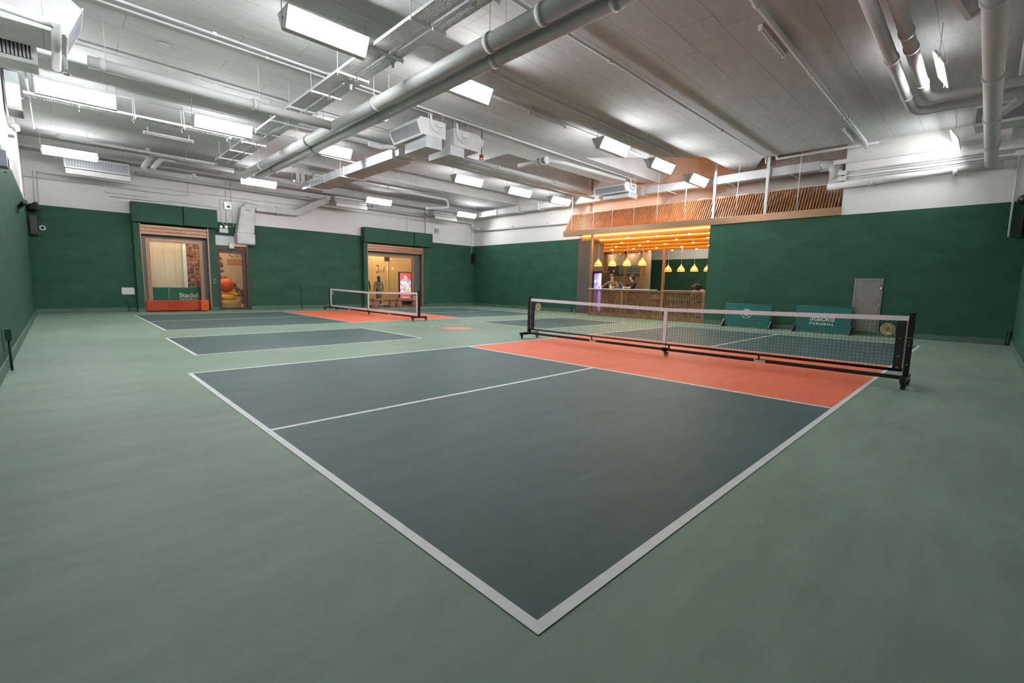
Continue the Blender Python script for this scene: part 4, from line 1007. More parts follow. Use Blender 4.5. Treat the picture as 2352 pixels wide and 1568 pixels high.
g = G(); g.ball((12.64,21.585,1.58), .055, 10, (1,.1,1)); g.ball((12.72,21.585,1.555), .045, 10, (1.3,.1,.7))
O('screen_logo', g, WT, sc)
g = G()
for i in range(7): g.box(12.5+.055*i, 12.54+.055*i, 21.584, 21.59, 1.44, 1.465)
for i in range(8): g.box(12.46+.055*i, 12.5+.055*i, 21.584, 21.59, .44, .465)
for i in range(5): g.box(12.54+.055*i, 12.58+.055*i, 21.584, 21.59, .38, .40)
O('screen_caption', g, WT, sc)

# ================================================================== WALL DEVICES
def device(name, label, cat, parts, loc, group=None):
    t = T(name, label, cat, loc, group)
    for nm, g_, m_ in parts: O(nm, g_, m_, t)
    return t
device('wall_speaker', 'slim black column speaker in the left back corner', 'speaker', [('cabinet', G().prism([(-1.60,2.5),(-1.44,2.5),(-1.44,3.06),(-1.60,3.06)], 'y', 20.08, 20.30), BLACK), ('bracket', G().box(-1.56,-1.48,20.3,20.35,2.7,2.85), BLACK), ('foot_plate', G().box(-1.42,-1.34,20.3,20.34,2.48,2.52), BLACK)], (-1.52,20.2,2.5))
hn = T('horn_fan', 'black wedge-shaped wall fan above the left speaker', 'fan', (-1.46,20.15,3.2))
O('motor_block', G().lathe([(0,0),(.09,0),(.11,.04),(.11,.14),(.06,.18),(0,.18)], (-1.52,20.12,3.26), 16), BLACK, hn)
O('hood', G().hexa([(-1.60,19.95,3.26),(-1.34,19.9,3.24),(-1.30,20.2,3.28),(-1.58,20.25,3.30),(-1.56,20.02,3.42),(-1.42,19.98,3.5),(-1.38,20.2,3.52),(-1.54,20.24,3.46)]), BLACK, hn, bevel=.02)
O('mount', G().box(-1.56,-1.46,20.2,20.35,3.2,3.3), BLACK, hn)
O('hanging_cable', G().tube([(-1.36,20.2,3.25),(-1.36,20.28,2.85)], .006, 6), GREEN, hn)
device('dome_camera', 'round white dome camera on the left back wall', 'camera', [('ring', G().disc((-1.33,20.31,2.73), .075, 'y', .06, 24, .045), WHITE), ('lens', G().ball((-1.33,20.31,2.73), .045, 14), BLACK)], (-1.33,20.31,2.65))
device('bullet_camera', 'small dark bullet camera on the left wall', 'camera', [('body', G().tube([(-1.60,14.5,2.76),(-1.5,14.1,2.83)], .045, 12), BLACK), ('arm', G().tube([(-1.64,14.4,2.66),(-1.58,14.35,2.74)], .015, 8), BLACK), ('mount', G().box(-1.65,-1.62,14.3,14.5,2.6,2.72), BLACK)], (-1.6,14.3,2.6))
device('notice_sheet', 'white paper notice on the green wall left of the doorway', 'notice', [('sheet', G().box(.49,.84,20.335,20.345,.62,.86), WHITE), ('faint_print', G().box(.55,.78,20.333,20.335,.665,.668).box(.55,.78,20.333,20.335,.70,.703).box(.55,.72,20.333,20.335,.735,.738), mat('faint_ink', (.55,.55,.55), .7))], (.66,20.34,.62))
device('exit_sign', 'small white and green exit sign over the small door', 'sign', [('casing', G().box(3.86,4.04,20.22,20.27,2.45,2.68), WHITE), ('running_man', G().ball((3.93,20.218,2.61), .018, 8, (1,.1,1)).bar((3.94,20.218,2.59),(3.96,20.218,2.54),.03,.004,(0,1,0)).bar((3.96,20.218,2.54),(3.92,20.218,2.50),.014,.004,(0,1,0)).bar((3.96,20.218,2.54),(3.99,20.218,2.50),.014,.004,(0,1,0)).bar((3.94,20.218,2.58),(3.90,20.218,2.56),.012,.004,(0,1,0)).bar((3.94,20.218,2.58),(3.99,20.218,2.57),.012,.004,(0,1,0)), emit('sign_green', (.05,.55,.38), .6)), ('bracket', G().cyl((3.95,20.25,2.68),(3.95,20.25,2.95), .008, 6), PIPE2)], (3.95,20.25,2.45))
device('emergency_light', 'twin-headed white emergency light above the small door', 'light', [('battery_box', G().box(3.56,3.86,20.24,20.34,3.04,3.2), WHITE), ('lamp_head', G().cyl((3.62,20.28,3.27),(3.62,20.2,3.26), .055, 16), WHITE), ('lamp_head', G().cyl((3.79,20.28,3.27),(3.79,20.2,3.26), .055, 16), WHITE), ('lens', G().cyl((3.62,20.2,3.26),(3.62,20.195,3.26), .042, 16), CHROME), ('lens', G().cyl((3.79,20.2,3.26),(3.79,20.195,3.26), .042, 16), CHROME)], (3.71,20.29,3.04))
device('meter_box', 'grey meter box high on the back wall by the drop duct', 'box', [('case', G().box(3.77,4.02,20.25,20.35,3.96,4.23), STEEL), ('display', G().box(3.90,4.0,20.242,20.25,4.13,4.2), WHITE), ('switch', G().box(3.86,3.96,20.235,20.25,4.02,4.1), BLACK)], (3.9,20.3,3.96))
device('wall_box', 'grey box with bulkhead lamp above the far shutter', 'box', [('case', G().box(13.74,13.98,20.27,20.35,4.0,4.2), STEEL), ('face', G().box(13.78,13.94,20.26,20.27,4.03,4.17), GRILLE), ('pipe_tail', G().tube([(13.75,20.31,3.96),(13.95,20.31,3.94),(13.95,20.31,3.85)], .012, 6), PIPE2)], (13.86,20.3,3.85))
device('wall_speaker', 'black column speaker in the far corner', 'speaker', [('cabinet', G().box(16.28,16.42,20.1,20.28,2.5,3.02), BLACK), ('bracket', G().box(16.32,16.38,20.28,20.35,2.7,2.8), BLACK)], (16.35,20.2,2.5))
device('wall_speaker', 'black speaker high in the right corner', 'speaker', [('cabinet', G().hexa([(15.05,-1.38,2.58),(15.3,-1.30,2.58),(15.36,-1.46,2.58),(15.1,-1.49,2.58),(15.05,-1.38,3.12),(15.3,-1.30,3.12),(15.36,-1.46,3.12),(15.1,-1.49,3.12)]), BLACK), ('bracket', G().box(15.3,15.4,-1.42,-1.34,2.8,2.9), BLACK)], (15.2,-1.4,2.58))
hn = T('horn_fan', 'black wedge-shaped wall fan at the right edge', 'fan', (15.0,-1.35,3.3))
O('hood', G().ball((15.0,-1.36,3.42), .17, 16, (1.2,.75,.75)), BLACK, hn); O('mount', G().box(14.95,15.05,-1.5,-1.4,3.35,3.45), BLACK, hn)
def socket(label, c, axis, zc):
    x, y = c
    dx, dy = (.03, .06) if axis == 'x' else (.06, .03)
    device('power_socket', label, 'socket', [('box', G().box(x-dx,x+dx,y-dy,y+dy,zc-.07,zc+.07), GREEN), ('riser', G().cyl((x,y-.02 if axis=='x' else y,zc-.06),(x,y-.02 if axis=='x' else y,.0), .014, 8), GREEN), ('riser', G().cyl((x,y+.03 if axis=='x' else y,zc-.06),(x,y+.03 if axis=='x' else y,.0), .01, 8), GREEN)], (x, y, 0), 'green wall sockets')
socket('green socket box on the left wall near the camera', (-1.6, 7.65), 'x', .46)
socket('green socket box left of the left doorway', (.66, 20.31), 'y', .40)
socket('green socket box in the right corner', (15.36, -1.42), 'x', .40)
socket('green socket riser between the two shutter doorways', (6.62, 20.31), 'y', .92)
socket('small green socket left of the bar', (16.46, 12.9), 'x', .42)
device('key_switch', 'small white key switch on the left doorway jamb', 'switch', [('plate', G().box(3.24,3.31,20.1,20.12,1.05,1.22), STEEL), ('buttons', G().box(3.255,3.295,20.09,20.1,1.08,1.19), BLACK)], (3.27,20.1,1.05))
device('key_switch', 'small white key switch on the far doorway jamb', 'switch', [('plate', G().box(13.03,13.1,20.1,20.12,1.05,1.22), STEEL), ('buttons', G().box(13.045,13.085,20.09,20.1,1.08,1.19), BLACK)], (13.06,20.1,1.05))
device('wall_cabinet', 'tall pale metal box hung at the upper left edge', 'box', [('case', G().box(-1.6,-1.40,13.45,14.1,4.64,5.36), mat('pale_metal', (.50,.54,.54), .3, metal=.3)), ('lower_door', G().box(-1.595,-1.39,13.43,13.45,4.66,5.12), mat('pale_cover', (.55,.64,.66), .25)), ('latch', G().cyl((-1.385,13.44,4.86),(-1.36,13.44,4.86), .02, 10), CHROME), ('bottom_lip', G().box(-1.6,-1.38,13.42,14.1,4.6,4.64), STEEL)], (-1.5,13.7,4.6))
device('emergency_light', 'twin-headed emergency light high on the left wall', 'light', [('battery_box', G().box(-1.65,-1.56,13.9,14.2,4.18,4.32), WHITE), ('lamp_head', G().cyl((-1.58,13.95,4.37),(-1.5,13.85,4.35), .055, 14), WHITE), ('lamp_head', G().cyl((-1.58,14.15,4.37),(-1.5,14.05,4.35), .055, 14), WHITE)], (-1.6,14.0,4.18))
device('floodlight', 'grey floodlight bracket on the left wall edge', 'light', [('head', G().box(-1.65,-1.56,10.3,10.6,2.95,3.2), GRILLE), ('yoke', G().tube([(-1.62,10.65,3.2),(-1.55,10.66,3.15),(-1.55,10.66,2.92),(-1.62,10.65,2.9)], .012, 8, bend=.04), CHROME)], (-1.6,10.5,2.9))
O('wall_cable', G().tube([(-1.62,13.5,4.7),(-1.60,13.4,4.5),(-1.62,13.8,4.3),(-1.62,13.6,4.6)], .012, 8, bend=.15), WHITE, None, 'looped white cable high on the left wall', 'cable')
# ================================================================== BAR
t = T('canopy_screen', 'slanted canopy of wooden slats above the bar with bronze fascia', 'canopy', (15.5, 7.4, 3.45))
O('fascia', G().box(15.36, 15.5, 2.25, 12.66, 3.45, 3.69), BRONZE, t, bevel=.006)
sl_me = None
n = 128
for i in range(n):
    y = 2.36 + (12.58-2.36)*i/(n-1)
    if sl_me is None:
        first = O('slat', G().bar((15.46, 0, 3.68), (15.92, 0, 4.44), .08, .030, (0,1,0)), WOOD, t)
        sl_me = first.data; first.location = Vector((0, y, 0)); 
        # geometry was stored relative to the root, so only y is offset
    else:
        o = bpy.data.objects.new('slat', sl_me); COL.objects.link(o); o.parent = t; o.location = Vector((0, y, 0))
rear = None
n2 = 96
for i in range(n2):
    y = 2.4 + (12.5-2.4)*i/(n2-1)
    if rear is None:
        f2 = O('rear_slat', G().bar((16.85, 0, 3.68), (16.5, 0, 4.5), .08, .034, (0,1,0)), WOOD, t); rear = f2.data; f2.location = Vector((0, y, 0))
    else:
        o = bpy.data.objects.new('rear_slat', rear); COL.objects.link(o); o.parent = t; o.location = Vector((0, y, 0))
O('end_rafter', G().bar((15.46,12.62,3.68),(15.92,12.62,4.44), .09, .03, (0,1,0)), WOOD, t)
O('ridge_rail', G().box(15.90, 15.95, 2.3, 12.62, 4.42, 4.46), WOOD, t)
WARMC = emit('cove_warm', (1.0, .40, .07), COVE)
O('cove_strip', G().box(15.72, 15.84, 6.3, 12.4, 3.58, 3.61), emit('canopy_warm', (1.0, .36, .06), 26.0), t, label='warm light strip inside the canopy')
# timber beams with warm light under the soffit
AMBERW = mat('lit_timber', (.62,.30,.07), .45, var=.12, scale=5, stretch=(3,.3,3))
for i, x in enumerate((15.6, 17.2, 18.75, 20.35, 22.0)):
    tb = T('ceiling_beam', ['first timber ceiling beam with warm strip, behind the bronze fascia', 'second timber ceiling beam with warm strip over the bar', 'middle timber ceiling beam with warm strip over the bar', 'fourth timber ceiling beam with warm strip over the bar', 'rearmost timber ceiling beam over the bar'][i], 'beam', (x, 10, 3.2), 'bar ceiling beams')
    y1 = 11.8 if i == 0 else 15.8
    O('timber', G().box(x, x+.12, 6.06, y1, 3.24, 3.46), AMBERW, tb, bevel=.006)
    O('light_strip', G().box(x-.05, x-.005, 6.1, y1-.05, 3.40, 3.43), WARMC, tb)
    for k in range(4 if i == 0 else 7): O('spot', G().cyl((x+.06, 6.9+1.3*k, 3.24), (x+.06, 6.9+1.3*k, 3.225), .035, 12), emit('spot_warm', (1,.72,.42), 420.0) if 'spot_warm' not in MATS else MATS['spot_warm'], tb)  # farther spots on the rear beams are added to brighten the back wall
# posts
O('bar_post', G().box(15.42, 15.50, 11.08, 11.16, 0, 3.45), BRONZE, None, 'bronze post at the left end of the bar counter', 'post', 'bar posts', bevel=.006)
O('bar_post', G().box(21.05, 21.17, 10.65, 10.77, 0, 3.24), COPPER, None, 'copper post standing deep in the bar room', 'post', 'bar posts', bevel=.006)
O('ceiling_post', G().box(15.40, 15.47, 5.95, 6.03, 3.69, 5.55), WHITE, None, 'left white steel post rising from the bronze fascia', 'post', 'white posts above the bar', bevel=.004)
O('ceiling_post', G().box(15.40, 15.47, 4.28, 4.36, 3.69, 5.55), WHITE, None, 'right white steel post rising from the bronze fascia', 'post', 'white posts above the bar', bevel=.004)
# counter
t = T('bar_counter', 'slatted timber bar counter front', 'counter', (15.5, 8.6, 0))
O('plinth', G().box(15.42, 15.54, 6.06, 11.075, 0, .16), WOODD, t, bevel=.005)
O('top_rail', G().box(15.42, 15.54, 6.06, 11.075, 1.07, 1.13), WOODD, t, bevel=.005)
for y in (11.05, 9.50, 7.72, 6.12): O('stile', G().box(15.415, 15.545, y-(.055 if y<11 else .03), y+(.055 if y<11 else .025), .16, 1.07), WOODD, t, bevel=.004)
me_s = None
for a, b in ((9.56, 11.02), (7.78, 9.44), (6.14, 7.66)):
    m = int((b-a)/.062)
    for i in range(m):
        y = a + (b-a)*(i+.5)/m
        if me_s is None:
            o = O('slat', G().box(15.455, 15.50, -.0125, .0125, .16, 1.07), WOODD, t); me_s = o.data
        else:
            o = bpy.data.objects.new('slat', me_s); COL.objects.link(o); o.parent = t
        o.location = Vector((0, y, 0))
STONE = mat('pale_stone', (.66,.64,.62), .3, var=.06)
O('worktop', G().box(15.38, 15.95, 8.22, 11.16, 1.135, 1.175), STONE, None, 'pale stone bar worktop', 'worktop', bevel=.004)
O('worktop', G().box(15.40, 15.85, 6.07, 7.78, 1.135, 1.165), mat('copper_top', (.55,.33,.22), .35, metal=.3), None, 'copper-edged lower worktop at the right of the bar', 'worktop', bevel=.004)
# shelves with boxes behind the slats
t = T('back_shelf', 'low shelf unit behind the bar slats', 'shelf', (15.9, 7.9, 0))
for z in (.22, .52, .80): O('shelf_board', G().box(15.72, 16.02, 6.2, 9.4, z, z+.02), STONE, t)
for y in (6.2, 7.8, 9.4): O('shelf_side', G().box(15.72, 16.02, y-.012, y+.012, 0, 1.0), WOODD, t)
random.seed(8)
cols = [mat('carton_cream', (.62,.52,.40), .6), mat('carton_white', (.7,.68,.64), .6), mat('carton_amber', (.55,.30,.10), .5), mat('carton_brown', (.25,.12,.06), .6)]
nms = ['cream', 'white', 'amber', 'brown']
k = 0
for zi, z in enumerate((.24, .54, .82)):
    y = 6.28
    while y < 9.3:
        wd = random.uniform(.10, .2); hh = random.uniform(.07, .17); ci = random.randrange(4)
        if abs(y-7.8) < .03 or (y < 7.8 < y+wd): y = 7.83
        gp = ['lowest', 'middle', 'top'][zi]
        g = G().box(15.76, 15.96, y, y+wd*.88, z, z+hh)
        t2 = O('carton', g, cols[ci], None, '%s carton on the %s shelf behind the bar slats' % (nms[ci], gp), 'carton', '%s cartons on the %s bar shelf' % (nms[ci], gp))
        y += wd + random.choice((.03, .09)); k += 1
# fridge
t = T('drinks_fridge', 'violet-lit glass drinks fridge behind the bar', 'fridge', (17.0, 11.67, 0))
fx = 16.74
O('cabinet', G().box(fx+.06, 17.3, 11.42, 11.93, 0, 1.96).box(fx, fx+.06, 11.42, 11.45, 0, 1.96).box(fx, fx+.06, 11.90, 11.93, 0, 1.96).box(fx, fx+.06, 11.45, 11.90, 1.86, 1.96).box(fx, fx+.06, 11.45, 11.90, 0, .12), BLACK, t, bevel=.004)
O('glass_door', G().box(fx+.002, fx+.007, 11.45, 11.90, .12, 1.86), GLASS, t)
O('lit_back', G().box(fx+.052, fx+.058, 11.46, 11.89, .13, 1.85), emit('fridge_violet', (.10,.045,.52), 1.6), t)
O('light_bar', G().cyl((fx+.025,11.58,.14),(fx+.025,11.58,1.85), .014, 8), emit('fridge_tube', (.62,.38,1.0), 14.0), t)
for z in (.4, .75, 1.1, 1.42): O('wire_shelf', G().box(fx+.012, fx+.05, 11.62, 11.89, z, z+.012), PIPE2, t)
random.seed(2)
can = [emit('can_blue', (.25,.3,.9), .8), emit('can_white', (.7,.65,1), .9), emit('can_red', (.7,.15,.12), .7)]
for j, z in enumerate((.412, .762, 1.112, 1.432)):
    for i in range(4):
        c = (fx+.03, 11.65+.065*i, z)
        q = T('drink_can', 'small can on shelf %s of the violet fridge' % ['one', 'two', 'three', 'four'][j], 'can', c, 'cans on fridge shelf %s' % ['one', 'two', 'three', 'four'][j])
        O('can_body', G().lathe([(0,0),(.017,0),(.019,.012),(.019,.10),(.015,.118),(0,.118)], c, 10), random.choice(can if j in (1, 2) else can[:2]), q)
        O('can_lid', G().disc((c[0], c[1], z+.119), .015, 'z', .003, 10), CHROME, q)
# glazed partition and menu board
t = T('glass_partition', 'bronze framed glass partition deep in the bar', 'partition', (21.8, 13.6, 0))
for y in (15.5, 14.72, 13.40, 12.36): O('mullion', G().box(21.75, 21.87, y-.06, y+.06, 0, 3.24), COPPER, t, bevel=.005)
O('head_rail', G().box(21.75, 21.87, 12.3, 15.6, 3.12, 3.24), COPPER, t)
for a, b in ((14.78,15.44), (13.46,14.66), (12.42,13.34)): O('glass_pane', G().box(21.80, 21.808, a, b, 0, 3.12), GLASS, t)
O('wall_bar_back', G().box(22.4, 22.5, 12.2, 16.0, 0, 3.46), mat('taupe_wall', (.42,.33,.28), .6, var=.12, scale=1.2), kind='structure')
t = T('menu_board', 'grey-blue wall cabinet board behind the glass partition', 'board', (22.3, 13.5, 1.9))
O('board', G().box(22.3, 22.385, 12.55, 14.9, 1.95, 2.5), mat('slate_blue', (.12,.15,.17), .5), t)
for a, b in ((12.6,13.3), (13.35,14.1)):
    for z in (2.02, 2.18, 2.34): O('board_strip', G().box(22.27, 22.3, a, b, z, z+.12), mat('slate_light', (.20,.26,.28), .5), t)
O('dark_panel', G().box(22.28, 22.3, 14.15, 14.85, 1.98, 2.48), mat('navy_panel', (.05,.055,.09), .5), t); O('white_tag', G().box(22.26, 22.28, 14.4, 14.5, 2.12, 2.26), WHITE, t)
# pendants: woven bell shades
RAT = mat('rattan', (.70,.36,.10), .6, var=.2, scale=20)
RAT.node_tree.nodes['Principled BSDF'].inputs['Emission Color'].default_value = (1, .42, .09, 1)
RAT.node_tree.nodes['Principled BSDF'].inputs['Emission Strength'].default_value = .55  # glow of the lit shade put into the rattan as emission
BULB = emit('pendant_bulb', (1, .66, .26), 90.0)
def make_pendant(loc, label, ztop):
    t = T('pendant_lamp', label, 'lamp', loc, 'bell pendants over the bar')
    x, y, z = loc
    prof = [(.165,0),(.168,.03),(.155,.10),(.125,.16),(.08,.21),(.045,.26),(.02,.31)]
    for k in range(20):
        a = 2*PI*k/20
        O('rib', G().tube([(x+r*math.cos(a), y+r*math.sin(a), z+h) for r, h in prof], .0075, 5), RAT, t)
    sh = G()
    for r, h in prof[:-1:1]: sh.tube([(x+r*math.cos(2*PI*k/16), y+r*math.sin(2*PI*k/16), z+h) for k in range(17)], .008, 5, caps=False)
    O('shade_hoops', sh, RAT, t)
    O('cap', G().lathe([(0,.34),(.02,.34),(.028,.30),(.05,.255),(.0,.25)], loc, 14), RAT, t)
    O('bulb', G().ball((x, y, z+.13), .045, 12), BULB, t)
    O('cord', G().cyl((x, y, z+.33), (x, y, ztop), .007, 6), WHITE, t)
    return t
names = ['leftmost', 'second', 'third', 'rightmost']
p0 = None
for i, y in enumerate((11.42, 10.68, 9.94, 9.21)):
    lab = '%s woven pendant of the front row hanging before the partition' % names[i]
    if p0 is None: p0 = make_pendant((16.4, y, 2.165), lab, 3.46)
    else: dup(p0, Vector((16.4, y, 2.165)), lab)
for i, y in enumerate((10.16, 9.49, 8.84, 8.20)):
    dup(p0, Vector((20.5, y, 2.06)), '%s woven pendant of the rear row before the green wall' % names[i])
# ================================================================== WHITE CATCH NET ABOVE THE CANOPY
t = T('catch_net', 'white catch net hanging from the ceiling above the canopy slats', 'net', (15.4, 7.4, 4.3))
random.seed(4)
def sag(y, z): return 15.92 + .42*min(1, max(0, (z-4.4)/.5)) + .04*math.sin(y*1.1)*(5.4-z)/1.1 + .03*math.sin(y*3.1+z*2)
def ztop(y): return 5.55
def zlow(y): return 4.475 + .018*math.sin(y*2.3) + .012*math.sin(y*5.1)
g = G(); rr = .0055
ny = 128; nz = 14
P = [[None]*(nz+1) for _ in range(ny+1)]
for i in range(ny+1):
    y = 2.4 + (12.1-2.4)*i/ny
    for j in range(nz+1):
        z = zlow(y) + (ztop(y)-zlow(y))*j/nz
        P[i][j] = Vector((sag(y, z), y + .012*math.sin(j*1.2+i*.15), z + .012*math.sin(i*.7+j)))
for i in range(ny+1):
    for j in range(nz+1):
        if j < nz: g.bar(P[i][j], P[i][j+1], rr, rr)
        if i < ny: g.bar(P[i][j], P[i+1][j], rr, rr)
O('net_mesh', g, ROPE, t, kind='stuff')
g = G(); g.tube([P[i][0] for i in range(0, ny+1)], .016, 6); O('edge_rope', g, ROPE, t)
for y in (12.2, 11.05, 10.1, 9.1, 8.1, 7.0, 5.2, 3.4):
    O('hanging_cord', G().tube([(15.38,y,3.69),(15.38,y+.01,4.4),(15.40,y,5.6)], .011, 6), ROPE, t)
# small things on the bar
BALLY = mat('pickle_yellow', (.62,.72,.05), .5)
for (x, y), lab in (((15.62, 10.22), 'yellow ball on the worktop before the man in the cap'), ((15.62, 9.56), 'yellow ball on the worktop beside the black paddle')):
    tt = T('game_ball', lab, 'ball', (x, y, 1.175), 'yellow balls on the bar')
    O('ball_shell', G().ball((x, y, 1.212), .037, 16), BALLY, tt)
    g = G()
    for a in range(6):
        d = Vector((-.85, .45*math.cos(a*PI/3), .45*math.sin(a*PI/3))).normalized()
        g.ball(Vector((x, y, 1.212)) + d*.0345, .0065, 8)
    O('hole', g, mat('hole_dark', (.2,.22,.03), .7), tt)
def paddle(label, c, ang, tilt, face):
    t = T('paddle', label, 'paddle', c, 'paddles at the bar')
    R = Matrix.Rotation(ang, 3, 'X') @ Matrix.Rotation(tilt, 3, 'Y')
    def pl(pts): return [Vector(c) + R @ Vector(p) for p in pts]
    out = [(-.095,.0),(-.10,.05),(-.10,.17),(-.07,.225),(0,.235),(.07,.225),(.10,.17),(.10,.05),(.095,0),(.05,-.035),(.02,-.045),(-.02,-.045),(-.05,-.035)]
    def slab(sc, th):
        vs = pl([(-th/2, u*sc, .09+(v-.09)*sc) for u, v in out]) + pl([(th/2, u*sc, .09+(v-.09)*sc) for u, v in out]); k = len(out)
        return G().add(vs, [tuple(reversed(range(k))), tuple(range(k, 2*k))] + [(i,(i+1)%k,k+(i+1)%k,k+i) for i in range(k)])
    O('face', slab(.95, .016), face, t); O('edge_guard', slab(1.0, .011), WHITE, t)
    a, b = pl([(0,0,-.03),(0,0,-.16)])
    O('handle', G().tube([a, b], .016, 10), BLACK, t)
PF = mat('paddle_face', (.02,.016,.018), .4)
paddle('black paddle with white rim standing on the worktop between the two men', (15.72, 9.74, 1.21), -.5, .12, PF)
paddle('paddle held edge-on by the man in the cap', (15.75, 10.86, 1.215), -1.1, .9, PF)
# ================================================================== PEOPLE
def blob(segs, balls, voxel, name, m, parent, smooth=6, base=None):
    """fuse tapered limbs and ellipsoids into one continuous skin (voxel remesh + smoothing)"""
    g = G()
    for a, ra, b, rb in segs:
        a = Vector(a); b = Vector(b); k = 6
        g.tube([a + (b-a)*i/k for i in range(k+1)], [ra + (rb-ra)*i/k for i in range(k+1)], 12)
        g.ball(a, ra, 12); g.ball(b, rb, 12)
    for bl in balls:
        g.ball(bl[0], bl[1], 16, bl[2] if len(bl) > 2 else (1,1,1), bl[3] if len(bl) > 3 else None)
    o = O(name, g, m, parent)
    md = o.modifiers.new('remesh', 'REMESH'); md.mode = 'VOXEL'; md.voxel_size = voxel; md.use_smooth_shade = True
    sm = o.modifiers.new('smooth', 'SMOOTH'); sm.iterations = smooth; sm.factor = .5
    dg = bpy.context.evaluated_depsgraph_get()
    me = bpy.data.meshes.new_from_object(o.evaluated_get(dg))
    old = o.data; o.modifiers.clear(); o.data = me; bpy.data.meshes.remove(old)
    me.polygons.foreach_set('use_smooth', [True]*len(me.polygons))
    return o
SKIN = mat('skin', (.52,.29,.19), .5, var=.05, scale=8)
HAIR = mat('black_hair', (.012,.010,.010), .5, var=.2, scale=40)
EYE = mat('eye_dark', (.02,.015,.012), .3); LIP = mat('lip', (.40,.14,.11), .5)
def person(label, loc, yaw, h, look, arms, top, trousers, hair='short', cap=None, coat_len=0.0, bend=0.0, inner=None, voxel=.011, sleeve='long', group=None):
    """figure built at its feet; yaw = direction faced (radians, 0 = +x); look = head turn; arms = wrist targets in body space (fwd, side, up)"""
    t = T('person', label, 'person', loc, group)
    C = Vector(loc); R = Matrix.Rotation(yaw, 3, 'Z'); k = h / 1.75
    B_ = Matrix.Rotation(bend, 3, 'Y')
    hip = Vector((0, 0, .93*k))
    def W(f, s, u):                      # body space to world; above the hips follows the bend
        v = Vector((f, s, u)) * k
        if u > .93: v = hip + B_ @ (v - hip)
        return C + R @ v
    HR = Matrix.Rotation(look, 3, 'Z')
    def Hd(f, s, u):                     # head space, origin at head centre
        v = HR @ (Vector((f, s, u)) * k) + Vector((.02*k, 0, 1.63*k))
        v = hip + B_ @ (v - hip)
        return C + R @ v
    HRW = R @ B_ @ HR
    segs = []; balls = []
    # legs, pelvis, torso, neck
    for s in (-1, 1):
        segs += [(W(0, s*.085, .90), .085*k, W(.01, s*.09, .50), .055*k), (W(.01, s*.09, .50), .055*k, W(-.01, s*.095, .10), .036*k)]
        segs += [(W(-.03, s*.095, .05), .036*k, W(.15, s*.11, .035), .030*k)]
    segs += [(W(0,0,.95), .125*k, W(0,0,1.12), .115*k), (W(0,0,1.12), .115*k, W(0,0,1.32), .13*k)]
    segs += [(W(0,-.12,1.36), .075*k, W(0,.12,1.36), .075*k), (W(0,-.14,1.40), .055*k, W(0,.14,1.40), .055*k)]
    segs += [(W(0,0,1.42), .058*k, Hd(-.01,0,-.08), .052*k)]
    hands = []
    arm_pts = []
    for s, (wf, ws, wu) in zip((-1, 1), arms):
        sh = W(0, s*.185, 1.385); wr = W(wf, ws, wu)
        d = wr - sh; L1, L2 = .285*k, .255*k; dist = min(d.length, (L1+L2)*.995)
        dn = d.normalized(); wr = sh + dn*dist
        a = (L1*L1 - L2*L2 + dist*dist) / (2*dist); hh = math.sqrt(max(0, L1*L1 - a*a))
        pole = (R @ Vector((-.25, s*.8, -.6))); pole = pole - dn*pole.dot(dn); pole.normalize()
        el = sh + dn*a + pole*hh
        arm_pts.append((sh, el, wr))
        segs += [(sh, .055*k, el, .041*k), (el, .041*k, wr, .028*k)]
        fd = (wr - el).normalized(); sd = R @ Vector((0, 1, 0)); sd = (sd - fd*sd.dot(fd)).normalized(); up = fd.cross(sd)
        pc = wr + fd*.045*k
        balls.append((pc, .042*k, (1,1,.55), Matrix((fd, sd, up)).transposed()))
        for i, ln in enumerate((.070, .080, .075, .060)):
            o0 = wr + fd*.075*k + sd*((i-1.5)*.02*k)
            o1 = o0 + fd*ln*.55*k - up*.010*k*(1 if s > 0 else 1); o2 = o1 + fd*ln*.35*k - Vector((0,0,.020*k))
            segs += [(o0, .0098*k, o1, .0092*k), (o1, .0092*k, o2, .0080*k)]
        th0 = wr + fd*.03*k - sd*(.035*k*s); th1 = th0 + fd*.035*k - sd*(.022*k*s); th2 = th1 + fd*.026*k - Vector((0,0,.008*k))
        segs += [(th0, .0125*k, th1, .0105*k), (th1, .0105*k, th2, .009*k)]
    # head with jaw, nose, ears
    balls += [(Hd(-.01,0,.02), .094*k, (1.04,.82,1.08), HRW), (Hd(.03,0,-.055), .062*k, (1,.9,1.0), HRW), (Hd(.05,0,-.03), .055*k, (.9,.95,1), HRW)]
    segs += [(Hd(.088,0,.015), .010*k, Hd(.104,0,-.022), .0135*k)]
    for s in (-1, 1): balls.append((Hd(-.005, s*.080, -.005), .028*k, (.75,.35,1.1), HRW))
    body = blob(segs, balls, voxel, 'body', SKIN, t)
    for s in (-1, 1): O('eye', G().ball(Hd(.088, s*.032, .018), .011*k, 10, (.6,1.2,.7), HRW), EYE, t); O('eyebrow', G().bar(Hd(.094, s*.016, .040), Hd(.086, s*.050, .041), .008*k, .006*k), HAIR, t)
    O('mouth', G().bar(Hd(.092, -.022, -.058), Hd(.092, .022, -.058), .010*k, .007*k), LIP, t)
    # clothing follows the limbs, a little larger
    e = .014*k
    cs = [(W(0,0,.93 - coat_len), (.135 + coat_len*.12)*k, W(0,0,1.12), .135*k), (W(0,0,1.12), .135*k, W(0,0,1.32), .148*k), (W(0,-.13,1.355), .088*k, W(0,.13,1.355), .088*k), (W(0,-.15,1.40), .062*k, W(0,.15,1.40), .062*k)]
    for sh, el, wr in arm_pts:
        if sleeve == 'long': cs += [(sh, .068*k, el, .056*k), (el, .056*k, el + (wr-el)*.92, .042*k)]
        else: cs += [(sh, .068*k, sh + (el-sh)*.72, .060*k)]
    gm = blob(cs, [], .014, 'jacket' if sleeve == 'long' else 'shirt', top, t)
